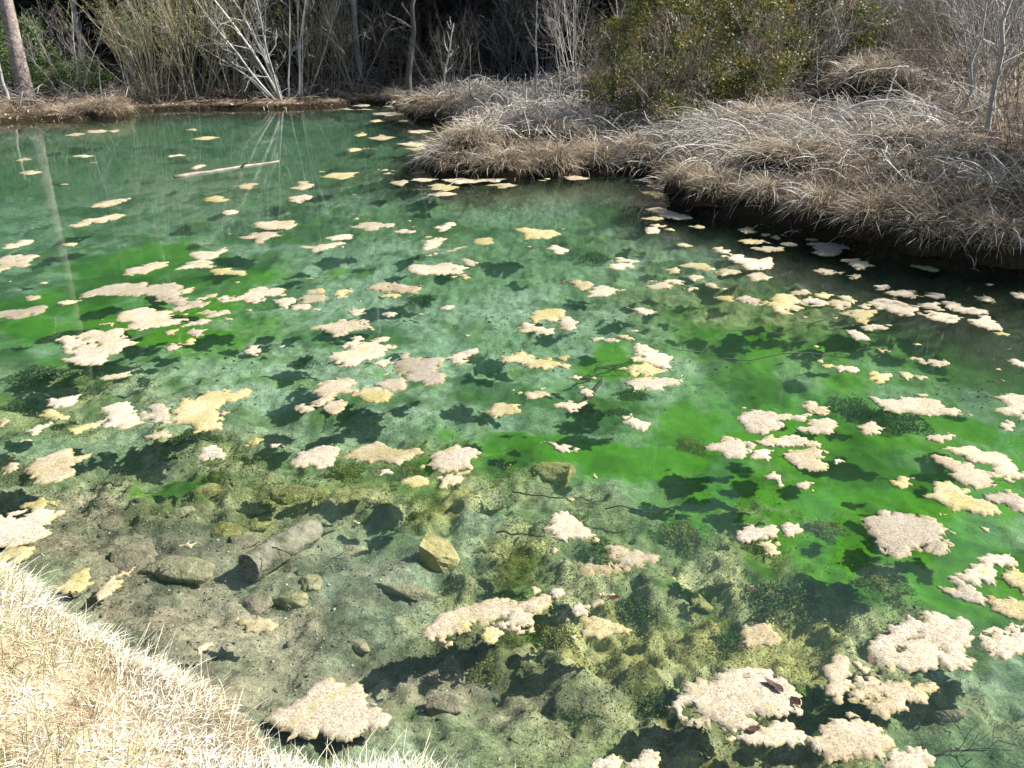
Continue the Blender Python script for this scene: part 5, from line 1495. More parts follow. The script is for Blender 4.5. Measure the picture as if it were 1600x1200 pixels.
# tussocks: a peaty core with blades fountaining over it
def tussock_parts(seed, nb=1700, nc=90):
    r = np.random.default_rng(seed)
    a = r.uniform(0, 6.283, nb); rad = np.sqrt(r.uniform(0, 1, nb)) * 0.8
    root = np.stack([np.cos(a) * rad, np.sin(a) * rad, 0.75 * (1 - rad ** 2)], -1)
    b = blades_np(root, a + r.normal(0, 0.9, nb), r.uniform(0.3, 0.95, nb), r.uniform(0.006, 0.018, nb), r.uniform(0.0, 1.2, nb), r.uniform(0.2, 2.2, nb), r, 5, np.clip(r.normal(0.5, 0.25, nb), 0, 1))
    a = r.uniform(0, 6.283, nc); rad = np.sqrt(r.uniform(0, 1, nc)) * 0.7
    root = np.stack([np.cos(a) * rad, np.sin(a) * rad, 0.75 * (1 - rad ** 2)], -1)
    c = blades_np(root, a + r.normal(0, 0.9, nc), r.uniform(0.6, 1.4, nc), r.uniform(0.014, 0.03, nc), r.uniform(0.0, 1.0, nc), r.uniform(0.2, 1.8, nc), r, 6, r.uniform(0.3, 1, nc))
    u = np.linspace(0, 2 * np.pi, 20, endpoint=False); rows = []
    for t in np.linspace(0, 1, 7):
        rr_ = math.cos(t * math.pi / 2) * 0.92 + 1e-3; zz = math.sin(t * math.pi / 2) * 0.78 - 0.15
        rows.append(np.stack([np.cos(u) * rr_, np.sin(u) * rr_, np.full(20, zz)], -1) * (1 + (vnoise(u * 2, u * 0 + t * 4, seed) - 0.5)[:, None] * 0.25))
    v = np.concatenate(rows)
    f = np.array([(i * 20 + j, i * 20 + (j + 1) % 20, (i + 1) * 20 + (j + 1) % 20, (i + 1) * 20 + j) for i in range(6) for j in range(20)])
    return mesh_np('root_mound', v, [f], True), mesh_parts('sedge_leaves', [b], True), mesh_parts('reed_leaves', [c], True)
TP = [tussock_parts(s) for s in (1, 2, 3, 4)]
def tussock(px, py, w, h, lab, i=0, moss=False, mats_=('grass_bank', 'cane'), fl=None):
    c = P(px, py, 0.0) if fl is None else on_ground(px, py)
    dist = c.length
    s = 0.5 * w / F * dist
    bank_ = fl is None and py > 300
    if bank_: h *= 0.62
    r = thing('sedge_tussock', lab, 'tussock', (c.x, c.y + s * (1.0 if bank_ else 0.55), c.z + (0.16 if bank_ else 0.0)), i * 1.3, 'sedge tussocks along the shore')
    r.scale = (s, s * 0.9, h / F * dist)
    a, b, cc = TP[i % 4]
    obj('root_mound', a, M['peat'], r)
    obj('leaves', b, M[mats_[0]], r, kind='stuff')
    obj('reed_leaves', cc, M[mats_[1]], r, kind='stuff')
    if moss:
        q = np.random.default_rng(i + 50); n = 700
        aa = q.uniform(0, 6.283, n); rd = np.sqrt(q.uniform(0, 1, n)) * 0.42
        pts = np.stack([np.cos(aa) * rd + moss[0], np.sin(aa) * rd * 0.7 + moss[1], 0.72 * (1 - rd ** 2) + 0.10], -1)
        v, f, t = leaves_np(pts + q.normal(0, 0.04, pts.shape), q.uniform(0.06, 0.14, n), q)
        obj('moss_cushion', mesh_np('moss_cushion', v, [f], False, {'tone': ('FLOAT', t)}), M['moss'], r, kind='stuff')
    return r
tussock(150, 184, 62, 24, 'dark dome-shaped tussock standing in the shallows off the far bank', 0, False, ('grass_bank', 'grass_bank'))
tussock(182, 181, 34, 24, 'rusty flat-topped tussock beside the dark dome-shaped one', 1, (0.1, -0.3), ('grass_bank', 'grass_bank'))
tussock(615, 163, 34, 22, 'small pale spiky tussock at the end of the far bank', 2)
tussock(690, 186, 110, 34, 'wide tussock with rusty moss facing the open water', 3, (0.35, -0.45))
tussock(760, 190, 90, 32, 'straw-topped tussock next to the mossy one', 0, (-0.3, -0.4))
tussock(830, 195, 90, 28, 'low ragged tussock between the straw-topped one and the evergreen', 1)
tussock(905, 200, 70, 34, 'moss-capped tussock under the evergreen bush', 2, (-0.2, -0.3))
tussock(720, 272, 110, 42, 'leaning sedge tussock at the tip of the point', 3)
tussock(790, 277, 110, 40, 'broad tussock fringed with pale blades at the front of the point', 0)
tussock(870, 274, 90, 44, 'tussock of drooping white blades in the middle of the point', 1, False, ('cane', 'cane'))
tussock(935, 270, 80, 42, 'tussock with bleached hanging leaves near the dark inlet', 2, False, ('cane', 'cane'))
tussock(1000, 268, 90, 52, 'tussock where the point joins the sedge bank', 3)
tussock(735, 235, 90, 34, 'grey mounded tussock behind the tip of the point', 1, False, ('grass_bank', 'cane'), 1)
tussock(850, 215, 110, 24, 'flat grey tussock behind the inlet pool', 2, False, ('grass_bank', 'grass_bank'), 1)
tussock(1075, 322, 70, 60, 'dark dripping tussock at the corner of the sedge bank', 0)
tussock(1130, 342, 100, 70, 'tall shaggy tussock overhanging the floating scraps', 1)
tussock(1215, 358, 110, 74, 'bushy tan tussock in the middle of the sedge bank', 2)
tussock(1300, 378, 110, 80, 'straw-brown tussock drooping almost to the water', 3)
tussock(1390, 402, 120, 84, 'dark-fronted tussock with pale stalks at its foot', 0)
tussock(1490, 424, 130, 88, 'deeply shaded tussock behind the yellow-green blade mat', 1)
tussock(1590, 440, 130, 90, 'black shaded tussock at the end of the bank in view', 2)
tussock(1380, 150, 130, 44, 'big rounded grey tussock on the slope under bare bushes', 3, False, ('grass_bank', 'cane'), 1)
tussock(1200, 205, 130, 30, 'bleached arching tussock on top of the sedge bank', 1, False, ('grass_bank', 'cane'), 1)
tussock(1250, 262, 150, 30, 'sunlit straw tussock on the bank shoulder', 0, False, ('grass_bank', 'grass_bank'), 1)
tussock(1440, 235, 110, 26, 'sandy-coloured tussock below the arching branch', 2, False, ('grass_bank', 'grass_bank'), 1)
tussock(1340, 130, 90, 34, 'shaded tussock beside the mossy hollow', 0, False, ('grass_bank', 'cane'), 1)

# bleached reeds lying over in swathes
def reed_swathe(px, py, heading, n, length, label, seed, spread=0.5, r=0.008, lift=(0.3, 1.0), width=0.5, mat='cane'):
    q = np.random.default_rng(seed)
    c = on_ground(px, py)
    rt = thing('reed_swathe', label, 'reeds', c, 0, 'bleached reeds lying over on the bank')
    off = q.normal(0, width, (n, 2))
    zz = gz_many(c.x + off[:, 0], c.y + off[:, 1]) - c.z
    root = np.stack([off[:, 0], off[:, 1], zz], -1)
    v, f, t = [], [], []
    head = heading + q.normal(0, spread, n); lf = q.uniform(*lift, n); dr = q.uniform(0.6, 1.8, n); L = q.uniform(0.6, 1.2, n) * length
    tt = np.linspace(0, 1, K)
    el = lf[:, None] - dr[:, None] * tt[None]
    st = (L / (K - 1))[:, None]
    hh = head[:, None] + q.normal(0, 0.3, n)[:, None] * tt[None]
    pth = np.zeros((n, K, 3))
    pth[:, 1:, 0] = np.cumsum(np.cos(el) * np.cos(hh) * st, 1)[:, :-1]; pth[:, 1:, 1] = np.cumsum(np.cos(el) * np.sin(hh) * st, 1)[:, :-1]; pth[:, 1:, 2] = np.cumsum(np.sin(el) * st, 1)[:, :-1]
    pth += root[:, None]
    gnd = gz_many(c.x + pth[..., 0].ravel(), c.y + pth[..., 1].ravel()).reshape(pth.shape[:2]) - c.z
    pth[..., 2] = np.maximum(pth[..., 2], np.maximum(gnd, -c.z) + 0.02)
    keep_ = gz_many(c.x + pth[..., 0].ravel(), c.y + pth[..., 1].ravel(), D).reshape(pth.shape[:2]).max(1) < 0.12
    pth = pth[keep_]; n = len(pth)
    rad = q.uniform(0.6, 1.4, n)[:, None] * r * np.linspace(1, 0.4, K)[None]
    v, f, t = tubes_np(pth, rad, 3, q.uniform(0.1, 1, n))
    obj('reed_stalks', mesh_np('reed_stalks', v, [f], True, {'tone': ('FLOAT', t)}), M[mat], rt, kind='stuff')
    return rt
PI = math.pi
reed_swathe(1130, 215, PI * 1.08, 230, 0.85, 'swathe of white reeds sweeping down where the point meets the bank', 1, 0.45, 0.0055, (0.1, 0.7), 0.6)
reed_swathe(1180, 195, PI * 1.02, 220, 0.85, 'arching white reeds heaped on top of the sedge bank', 2, 0.5, 0.0055, (0.2, 0.9), 0.6)
reed_swathe(1020, 245, PI * 1.1, 170, 0.9, 'long pale reeds laid along the point', 3, 0.35, 0.0055, (0.0, 0.4), 0.6)
reed_swathe(1290, 225, PI * 1.05, 220, 0.8, 'tangle of grey reeds in the middle of the sunny bank', 4, 0.9, 0.005, (0.0, 0.8), 0.7)
reed_swathe(1120, 270, PI * 1.25, 150, 1.0, 'reeds spilling over the bank corner to the water', 5, 0.4, 0.007, (0.1, 0.7), 0.45)
reed_swathe(1400, 190, PI * 0.95, 160, 0.8, 'loose grey reeds under the arching branch', 6, 1.0, 0.006, (0.2, 1.1), 0.7)
reed_swathe(800, 262, PI * 1.3, 90, 0.8, 'short broken reeds along the front of the point', 7, 0.6, 0.006, (0.0, 0.6), 0.6)
reed_swathe(720, 250, PI * 1.0, 80, 0.9, 'dark reeds bent over at the tip of the point', 8, 0.5, 0.006, (0.2, 0.9), 0.4)
reed_swathe(1500, 280, PI * 1.2, 130, 0.9, 'brown broken reeds on the shaded end of the bank', 9, 0.8, 0.006, (0.2, 1.0), 0.6, 'grass_bank')
reed_swathe(760, 175, PI * 1.2, 110, 1.0, 'thin grey reeds over the mossy tussocks', 10, 0.7, 0.008, (0.2, 1.0), 0.9)
reed_swathe(1380, 120, PI * 1.2, 140, 1.0, 'drooping pale stalks over the big grey tussock', 11, 0.5, 0.007, (0.5, 1.3), 0.6)

def twig_tangle(label, n, box, sel, length, r0, mat, seed):
    q = np.random.default_rng(seed)
    x = q.uniform(box[0], box[1], n); y = q.uniform(box[2], box[3], n); d = gz_many(x, y, D)
    k = (d < -0.5) & (q.uniform(0, 1, n) < sel(x, y, d)); x, y = x[k], y[k]; m = len(x)
    z = gz_many(x, y) + q.uniform(0.02, 0.30, m)
    az = q.uniform(0, 6.283, m); el = q.normal(0.15, 0.45, m); L = q.uniform(0.3, 1.0, m) * length
    t = np.linspace(-0.5, 0.5, 5)
    bend = q.normal(0, 0.12, (m, 3)) * L[:, None]
    dv = np.stack([np.cos(el) * np.cos(az), np.cos(el) * np.sin(az), np.sin(el)], -1) * L[:, None]
    pth = np.stack([x, y, z], -1)[:, None] + dv[:, None] * t[None, :, None] + bend[:, None] * (0.25 - t[None, :, None] ** 2) * 4
    g = gz_many(pth[..., 0].ravel(), pth[..., 1].ravel()).reshape(pth.shape[:2])
    pth[..., 2] = np.maximum(pth[..., 2], g + 0.01)
    rad = (q.uniform(0.5, 1.5, m) * r0)[:, None] * np.linspace(1, 0.5, 5)[None]
    stuff('twig_litter', label, 'twigs', [tubes_np(pth, rad, 3, q.uniform(0, 1, m))], mat)
twig_tangle('bleached broken twigs and stalks tangled over the sunny bank', 9000, (1.2, 12, 6.4, 20), lambda x, y, d: gz_many(x, y, mR) * np.where(d > -2.5, 0.8, 0.4), 0.7, 0.0045, 'cane', 5)
twig_tangle('pale broken stalks tangled over the low point and tussocks', 5000, (-3.6, 3.4, 11, 22.5), lambda x, y, d: gz_many(x, y, mI), 0.7, 0.006, 'cane', 6)
twig_tangle('grey fallen twigs along the far shore', 4000, (-18, 2, 20, 27), lambda x, y, d: 0.6 + 0 * x, 0.9, 0.007, 'grey_stem', 7)

# fallen and arching branches on the bank
def branch(label, pxs, Ys, r0, r1, kids, seed, mat='white_stem', name='fallen_branch'):
    q = np.random.default_rng(seed)
    pts = [PD(a, b, y_) for (a, b), y_ in zip(pxs, Ys)]
    c0 = pts[0]
    ctrl = np.array([p - c0 for p in pts])
    t = np.linspace(0, len(ctrl) - 1, 16)
    pp = np.stack([np.interp(t, range(len(ctrl)), ctrl[:, k]) for k in range(3)], -1)
    for _ in range(2): pp[1:-1] = (pp[:-2] + pp[1:-1] * 2 + pp[2:]) / 4
    pp[1:-1] += q.normal(0, 0.008, (14, 3))
    rt = thing(name, label, 'branch', c0)
    me, _ = stick_mesh('stem', pp, r0, r1, 7, 0.15, seed)
    for a in ('tone',): me.attributes.new(a, 'FLOAT', 'POINT').data.foreach_set('value', np.full(len(me.vertices), 0.8, np.float32))
    obj('stem', me, M[mat], rt)
    main = pp[np.linspace(0, 15, K).astype(int)]
    out = []
    if kids: ramify(q, main, r1, 1, (kids,), 0.3, 0.6, 0.12, 0.02, out, 1, 0.2, 0.7)
    for pth, rd, _l in out:
        v, f, tn = tubes_np([pth], [rd], 4, np.array([q.uniform(0.5, 1)]))
        obj('side_branch', mesh_np('side_branch', v, [f], True, {'tone': ('FLOAT', tn)}), M[mat], rt)
    return rt
branch('long white branch arching high over the grey tussock on the bank', [(1252, 214), (1290, 190), (1350, 154), (1440, 160), (1490, 182), (1530, 206)], [12.2, 12.3, 12.4, 12.2, 12.0, 11.8], 0.022, 0.010, 4, 1)
branch('straight pale branch slanting under the arching one', [(1310, 218), (1370, 190), (1430, 158)], [11.9, 12.1, 12.3], 0.014, 0.007, 3, 2)
branch('pale stick leaning on the big grey tussock', [(1376, 178), (1390, 140), (1406, 102)], [13.0, 13.2, 13.4], 0.014, 0.008, 3, 3)
branch('curved stem over the mossy hollow beside the big grey tussock', [(1318, 128), (1345, 112), (1390, 105), (1420, 104)], [14.0, 14.0, 14.0, 14.0], 0.013, 0.008, 3, 4)
branch('bent pale stick on the point below the evergreen', [(877, 228), (910, 187), (948, 205)], [14.8, 15.0, 15.0], 0.013, 0.007, 0, 5)
branch('thin stick slanting into the water at the corner of the bank', [(1055, 262), (1030, 275), (985, 284)], [11.8, 12.0, 12.2], 0.010, 0.005, 2, 6)
branch('forked dead stick standing on the shaded end of the bank', [(1582, 300), (1560, 250), (1538, 222)], [8.6, 8.8, 9.0], 0.012, 0.006, 4, 7, 'grey_stem')
branch('pale broken stalk hanging down the dark bank face', [(1376, 388), (1388, 360), (1396, 338)], [9.0, 9.05, 9.1], 0.012, 0.010, 0, 8)
branch('slanting grey stick on the sunny bank near the sandy tussock', [(1412, 250), (1425, 210), (1432, 200)], [11.2, 11.4, 11.5], 0.010, 0.006, 2, 9)

# ------------------------------------------------------------------ shrubs and trees
RS = lambda s: np.random.default_rng(s)
# willows on the far bank: fans of straight yellow-budded rods
wil = [bare_shrub('w', RS(60 + i), 42, 3.6, 0.55, 0.012, 2, (6, 3), 0.36, 0.42, 0.17, 0.05, mat='willow_stem', buds=(1, 0.045, 0.3), base_r=0.7, own=6) for i in range(3)]
WIL = [(226, 148, -0.1, 0.7, 'leaning yellow-budded willow at the edge of the dark gap', 0), (250, 150, 0, 1.1, 'tall fan-shaped yellow willow on the far bank', 1),
       (305, 148, 1.0, 1.0, 'dense yellow-green willow next to the fan-shaped one', 2), (365, 146, 2.0, 0.9, 'greenish willow thicket just behind the pale leaning tree', 0),
       (470, 146, 3.0, 0.85, 'olive willow thicket on the shaded side of the pale leaning tree', 1), (520, 142, 4.1, 0.8, 'last willow of the row before the black forest gap', 2)]
for (px, py, rz, s, lab, i) in WIL:
    put_shrub('willow_shrub', lab, 'shrub', wil[i], on_ground(px, py), rz, s, 'yellow willows on the far bank', 'willow_bud')

# the pale leaning tree
pt = bare_shrub('p', RS(71), 9, 4.0, 0.45, 0.036, 3, (10, 6, 3), 0.42, 0.7, 0.24, 0.05, lean=(-0.35, 0.0), mat='white_stem', base_r=0.25, own=6)
put_shrub('pale_tree', 'pale leaning many-stemmed bare tree on the far bank', 'tree', pt, on_ground(438, 155), 0.0, 1.0)
pt2 = bare_shrub('p', RS(72), 4, 4.4, 0.35, 0.022, 3, (6, 5, 3), 0.42, 0.6, 0.12, 0.05, lean=(0.15, 0.0), mat='white_stem', base_r=0.2, own=3)
put_shrub('pale_tree', 'slim pale bare tree leaning towards the black forest gap', 'tree', pt2, on_ground(470, 150), 0.4, 1.0)

# bare grey bushes: one set of meshes, each bush its own thing
bush = [bare_shrub('b', RS(80 + i), 16, 2.6, 0.75, 0.014, 2, (9, 5), 0.48, 0.6, 0.16, 0.03, mat='grey_stem', base_r=0.35, own=5) for i in range(3)]
dimb = [bare_shrub('b', RS(90 + i), 20, 3.0, 0.6, 0.014, 2, (8, 5), 0.45, 0.6, 0.15, 0.03, mat='dim_stem', base_r=0.5, own=5) for i in range(3)]
brnb = [bare_shrub('b', RS(95 + i), 18, 2.4, 0.6, 0.010, 2, (9, 6), 0.5, 0.55, 0.15, 0.03, mat='brown_stem', base_r=0.5, own=4) for i in range(3)]
BUSH = [(118, 150, 0.3, 0.9, bush, 0, 'twiggy grey bush in front of the junipers'), (14, 146, 1, 0.5, bush, 1, 'low grey bush at the foot of the reddish pine'), (560, 138, 2, 1.1, bush, 2, 'grey drooping bush at the dark end of the willow row'),
        (585, 140, 0.5, 1.0, dimb, 0, 'shadowy bush just past the willow row'), (625, 140, 1.5, 1.0, dimb, 1, 'dark twig thicket beside the black forest gap'), (760, 130, 2.6, 0.9, dimb, 2, 'dim thicket behind the thin dead sapling'),
        (800, 120, 0.2, 1.0, bush, 0, 'pale spreading bush behind the mossy tussocks'), (850, 120, 1.2, 1.1, bush, 1, 'bare grey bush in front of the dark conifers'), (905, 125, 2.2, 1.0, bush, 2, 'twiggy grey bush touching the evergreen thicket'),
        (945, 140, 3.2, 0.9, brnb, 0, 'brownish bush tucked against the dark evergreen'), (990, 190, 4.2, 0.6, bush, 0, 'low grey bush beneath the dark evergreen'), (1170, 150, 0.7, 0.7, brnb, 1, 'brown bush between the two leafy evergreens'),
        (1330, 110, 1.7, 0.8, brnb, 2, 'brown bush beside the golden-leaved evergreen'), (1400, 95, 2.7, 1.0, bush, 1, 'grey bush in front of the white stones'), (1460, 110, 3.7, 1.1, brnb, 0, 'tangled bush under the white stones'),
        (1500, 130, 0.4, 1.0, brnb, 1, 'rust-grey bush on the sunny slope'), (1545, 160, 1.4, 0.9, bush, 2, 'pale bush around the forked sapling'), (1590, 190, 2.4, 0.9, brnb, 2, 'brown bush at the top of the shaded bank'),
        (1620, 130, 3.4, 1.1, bush, 0, 'tall grey bush at the edge of the slope'), (1560, 90, 0.9, 1.2, bush, 1, 'hazy grey bush high on the slope'), (1480, 70, 1.9, 1.2, brnb, 0, 'bare bush behind the white stones'),
        (1600, 250, 2.9, 0.5, brnb, 1, 'small brown bush overhanging the shaded bank end'), (1430, 140, 1.1, 0.55, brnb, 2, 'low bush growing out of the big grey tussock'), (1040, 188, 0.1, 0.75, brnb, 0, 'brown twigs growing through the dark evergreen'), (1130, 168, 0.6, 0.8, bush, 2, 'grey twigs in front of the olive evergreen'), (1205, 150, 1.6, 0.9, bush, 0, 'grey bush just past the golden-tipped evergreen'),
        (1345, 105, 2.2, 1.0, bush, 1, 'pale bush above the mossy hollow'), (1440, 85, 0.8, 1.2, bush, 2, 'bleached bush hiding the foot of the white stones'), (1520, 100, 1.3, 1.3, bush, 0, 'wide hazy bush on the sunny slope'),
        (1570, 120, 2.6, 1.2, bush, 1, 'hazy pale bush behind the forked sapling'), (1610, 95, 3.9, 1.3, brnb, 1, 'brown haze of twigs at the top of the slope'), (1390, 110, 3.0, 0.8, brnb, 0, 'brown bush leaning over the big grey tussock'),
        (700, 150, 4.4, 0.6, dimb, 0, 'low dark bush at the foot of the dead sapling')]
for (px, py, rz, s, fam, i, lab) in BUSH:
    put_shrub('bare_bush', lab, 'bush', fam[i], on_ground(px, py), rz, s, 'bare bushes around the pond')

# single saplings and dead stems: (base, top in the photo, radius, material, side branches, label)
def sapling(px, py, tx, ty, r, mat, kids, lab, seed, sub_=2):
    q = RS(seed)
    b = on_ground(px, py)
    top = PD(tx, ty, b.y)
    d = top - b
    main = sample_line((0, 0, -0.05), d, K, 0.0, q, d.length * 0.012)
    out = []
    ramify(q, main, r, sub_, (kids, 4), 0.30, 0.8, 0.15, 0.05, out, 1, 0.3, 0.55)
    rt = thing('sapling', lab, 'sapling', b)
    v, f, t = tubes_np([main], [np.linspace(r, r * 0.45, K)], 6, np.array([0.75]))
    obj('trunk', mesh_np('trunk', v, [f], True, {'tone': ('FLOAT', t)}), M[mat], rt)
    big = [o_ for o_ in out if o_[2] == 1]; small = [o_ for o_ in out if o_[2] > 1]
    for pth, rd, _l in big:
        v, f, t = tubes_np([pth], [rd], 4, np.array([q.uniform(0.4, 0.9)]))
        obj('branch', mesh_np('branch', v, [f], True, {'tone': ('FLOAT', t)}), M[mat], rt)
    if small:
        v, f, t = tubes_np(np.array([a for a, _, _ in small]), np.array([b_ for _, b_, _ in small]), 3, q.uniform(0.3, 0.9, len(small)))
        obj('twigs', mesh_np('twigs', v, [f], True, {'tone': ('FLOAT', t)}), M[mat], rt, kind='stuff')
sapling(690, 152, 709, 36, 0.030, 'white_stem', 9, 'pale dead sapling with stubby branches standing on the tussock islet', 1)
sapling(736, 165, 735, 70, 0.016, 'brown_stem', 2, 'brown dead stalk beside the pale dead sapling', 2, 1)
sapling(752, 160, 748, 80, 0.014, 'brown_stem', 2, 'thin brown stalk second from the dead sapling', 3, 1)
sapling(838, 160, 838, -40, 0.030, 'grey_stem', 8, 'slender grey tree rising straight behind the tussocks', 4)
sapling(905, 190, 905, 95, 0.014, 'grey_stem', 1, 'thin upright stem on the moss-capped tussock', 5, 1)
sapling(1080, 160, 1032, -90, 0.036, 'white_stem', 5, 'white leaning sapling in front of the evergreens', 6)
sapling(1060, 200, 985, 120, 0.016, 'brown_stem', 3, 'leaning brown stick between the evergreen and the reeds', 7, 1)
sapling(1408, 84, 1406, -60, 0.040, 'white_stem', 6, 'white crooked sapling in front of the dark conifer on the slope', 8)
sapling(1375, 88, 1373, -60, 0.040, 'dim_stem', 5, 'dark straight sapling next to the white crooked one', 9)
sapling(1470, 64, 1472, -60, 0.040, 'white_stem', 5, 'bent white sapling beside the white stones', 10)
sapling(1543, 205, 1590, -60, 0.034, 'grey_stem', 8, 'forked grey sapling on the sandy bank', 11)
sapling(1552, 190, 1575, -60, 0.026, 'white_stem', 8, 'pale sapling growing against the forked one', 12)
sapling(1500, 180, 1560, -80, 0.022, 'grey_stem', 7, 'thin grey sapling leaning over the slope bushes', 13)
sapling(1278, 150, 1278, 70, 0.018, 'grey_stem', 2, 'grey stake-like stem in front of the golden evergreen', 14, 1)
sapling(1245, 155, 1240, 95, 0.012, 'brown_stem', 2, 'short thin stem on top of the sedge bank', 15, 1)
sapling(120, 148, 112, 18, 0.030, 'grey_stem', 9, 'twiggy grey sapling in front of the junipers on the far bank', 16)
sapling(12, 156, -8, 70, 0.050, 'grey_stem', 3, 'short leaning grey trunk beside the reddish pine', 17)
sapling(158, 148, 152, 85, 0.022, 'grey_stem', 3, 'thin grey stem at the mouth of the dark gap', 18, 1)
sapling(310, 152, 265, 60, 0.030, 'dim_stem', 4, 'dark crooked stem leaning through the willows', 19)
sapling(1180, 130, 1165, -40, 0.020, 'grey_stem', 5, 'grey stem among the leaves of the evergreen', 20)
sapling(1110, 150, 1128, 20, 0.016, 'grey_stem', 4, 'thin stem just behind the white leaning sapling', 21)
sapling(640, 150, 648, -60, 0.10, 'dim_stem', 5, 'dark slim tree in the black forest gap', 22)
sapling(880, 175, 868, 70, 0.014, 'grey_stem', 2, 'thin crooked stem on the low ragged tussock', 23, 1)
sapling(795, 190, 790, 120, 0.012, 'grey_stem', 2, 'short dry stalk on the straw-topped tussock', 24, 1)
sapling(965, 160, 960, -30, 0.022, 'grey_stem', 8, 'grey twiggy stem rising out of the dark evergreen', 25)

# leafy evergreens
def evergreen(seed, h, w, ncl, per, size, low=0.05, clump=0.22):
    q = RS(seed)
    sh = bare_shrub('e', q, 9, h * 0.9, 0.45, 0.022, 2, (7, 4), 0.4, 0.6, 0.12, 0.05, mat='brown_stem', base_r=0.2, own=4)
    th = q.uniform(0, 6.283, ncl); zz = q.uniform(low, 1, ncl)
    prof = np.sin(np.pi * np.clip(zz * 0.8 + 0.17, 0, 1)) ** 0.7
    rad = w * prof * np.sqrt(q.uniform(0.15, 1, ncl)) * q.uniform(0.8, 1.15, ncl)
    c = np.stack([np.cos(th) * rad, np.sin(th) * rad, zz * h], -1)
    cs = clump * q.uniform(0.5, 1.3, ncl)
    pts = np.repeat(c, per, 0) + q.normal(0, 1, (ncl * per, 3)) * np.repeat(cs, per)[:, None] * np.array([1, 1, 0.75])
    pts[:, 2] = np.maximum(pts[:, 2], 0.02)
    tone = np.clip(np.repeat(q.normal(0.42, 0.26, ncl), per) + q.normal(0, 0.22, ncl * per), 0, 1)
    v, f, t = leaves_np(pts, q.uniform(0.6, 1.3, len(pts)) * size, q, 0.6, tone)
    sh['leaves'] = mesh_np('leaves', v, [f], False, {'tone': ('FLOAT', t)})
    return sh
ev = [evergreen(101, 3.6, 1.5, 64, 170, 0.066, 0.05, 0.19), evergreen(102, 3.6, 1.2, 56, 170, 0.066, 0.05, 0.18), evergreen(103, 2.2, 1.0, 60, 80, 0.055)]
EV = [(960, 190, 0, 0.75, 2, 'low dark evergreen thicket on the point'), (1020, 196, 1, 0.6, 0, 'dark evergreen bush behind the point, speckled with light'), (1095, 172, 2, 0.8, 1, 'tall olive evergreen behind the white leaning sapling'),
      (1165, 160, 3, 0.62, 0, 'bushy evergreen with golden leaf tips above the sedge bank'), (1270, 135, 0.5, 0.9, 1, 'golden-leaved evergreen in the middle of the slope'), (1225, 125, 1.5, 0.7, 0, 'dark glossy evergreen behind the golden one'),
      (1310, 80, 2.5, 1.1, 1, 'brownish evergreen higher up the slope'), (1425, 92, 3.5, 0.7, 2, 'small green evergreen below the white stones'), (1390, 60, 4.5, 0.9, 1, 'narrow evergreen behind the white crooked sapling'),
      (1070, 120, 5.0, 1.2, 0, 'shadowed evergreen behind the olive one')]
for (px, py, rz, s, i, lab) in EV:
    put_shrub('evergreen_bush', lab, 'bush', ev[i], on_ground(px, py), rz, s, 'leafy evergreens beside the pond', 'box')
for (x_, y_, s_, lab) in [(6.7, 8.7, 1.15, 'off-frame evergreen added to shade the end of the sedge bank'), (6.5, 7.7, 1.0, 'low off-frame evergreen added to shade the water at the bank end'), (7.4, 9.8, 1.2, 'off-frame evergreen added on the slope shoulder to shade the bank end')]:
    put_shrub('evergreen_bush', lab, 'bush', ev[2], (x_, y_, gz(x_, y_)), x_, s_, 'leafy evergreens beside the pond', 'box')  # bushes added out of view to cast shade on bank end and water
ju = [evergreen(111, 2.0, 0.75, 60, 110, 0.075, 0.05, 0.16), evergreen(112, 1.5, 0.9, 55, 110, 0.075, 0.05, 0.17)]
for (px, py, rz, s, i, lab) in [(62, 143, 0, 0.85, 0, 'upright green juniper right behind the reddish pine trunk'), (92, 148, 1, 0.62, 1, 'rounded yellowish-green juniper beside the grey sapling'), (140, 147, 2, 0.58, 1, 'fresh green juniper at the mouth of the dark gap'),
                                (-4, 134, 3, 1.0, 0, 'yellow-green juniper beyond the short leaning trunk')]:
    put_shrub('juniper_bush', lab, 'bush', ju[i], on_ground(px, py), rz, s, 'junipers on the far bank', 'juniper')

# white stones on the slope
for (px, py, w, lab) in [(1445, 52, 26, 'larger white limestone block on the slope'), (1458, 54, 18, 'smaller white limestone block touching the larger one'), (1492, 56, 14, 'little white stone apart from the two blocks')]:
    c = on_ground(px, py); s = w / F * c.length * 0.5
    o = obj('stone', rock_mesh('stone', rr, (s, s * 0.8, s * 0.7), 0.5, True), M['stone_white'], loc=(c.x, c.y, c.z + 0.3 * s))
    tag(o, lab, 'stone', 'white stones on the slope')

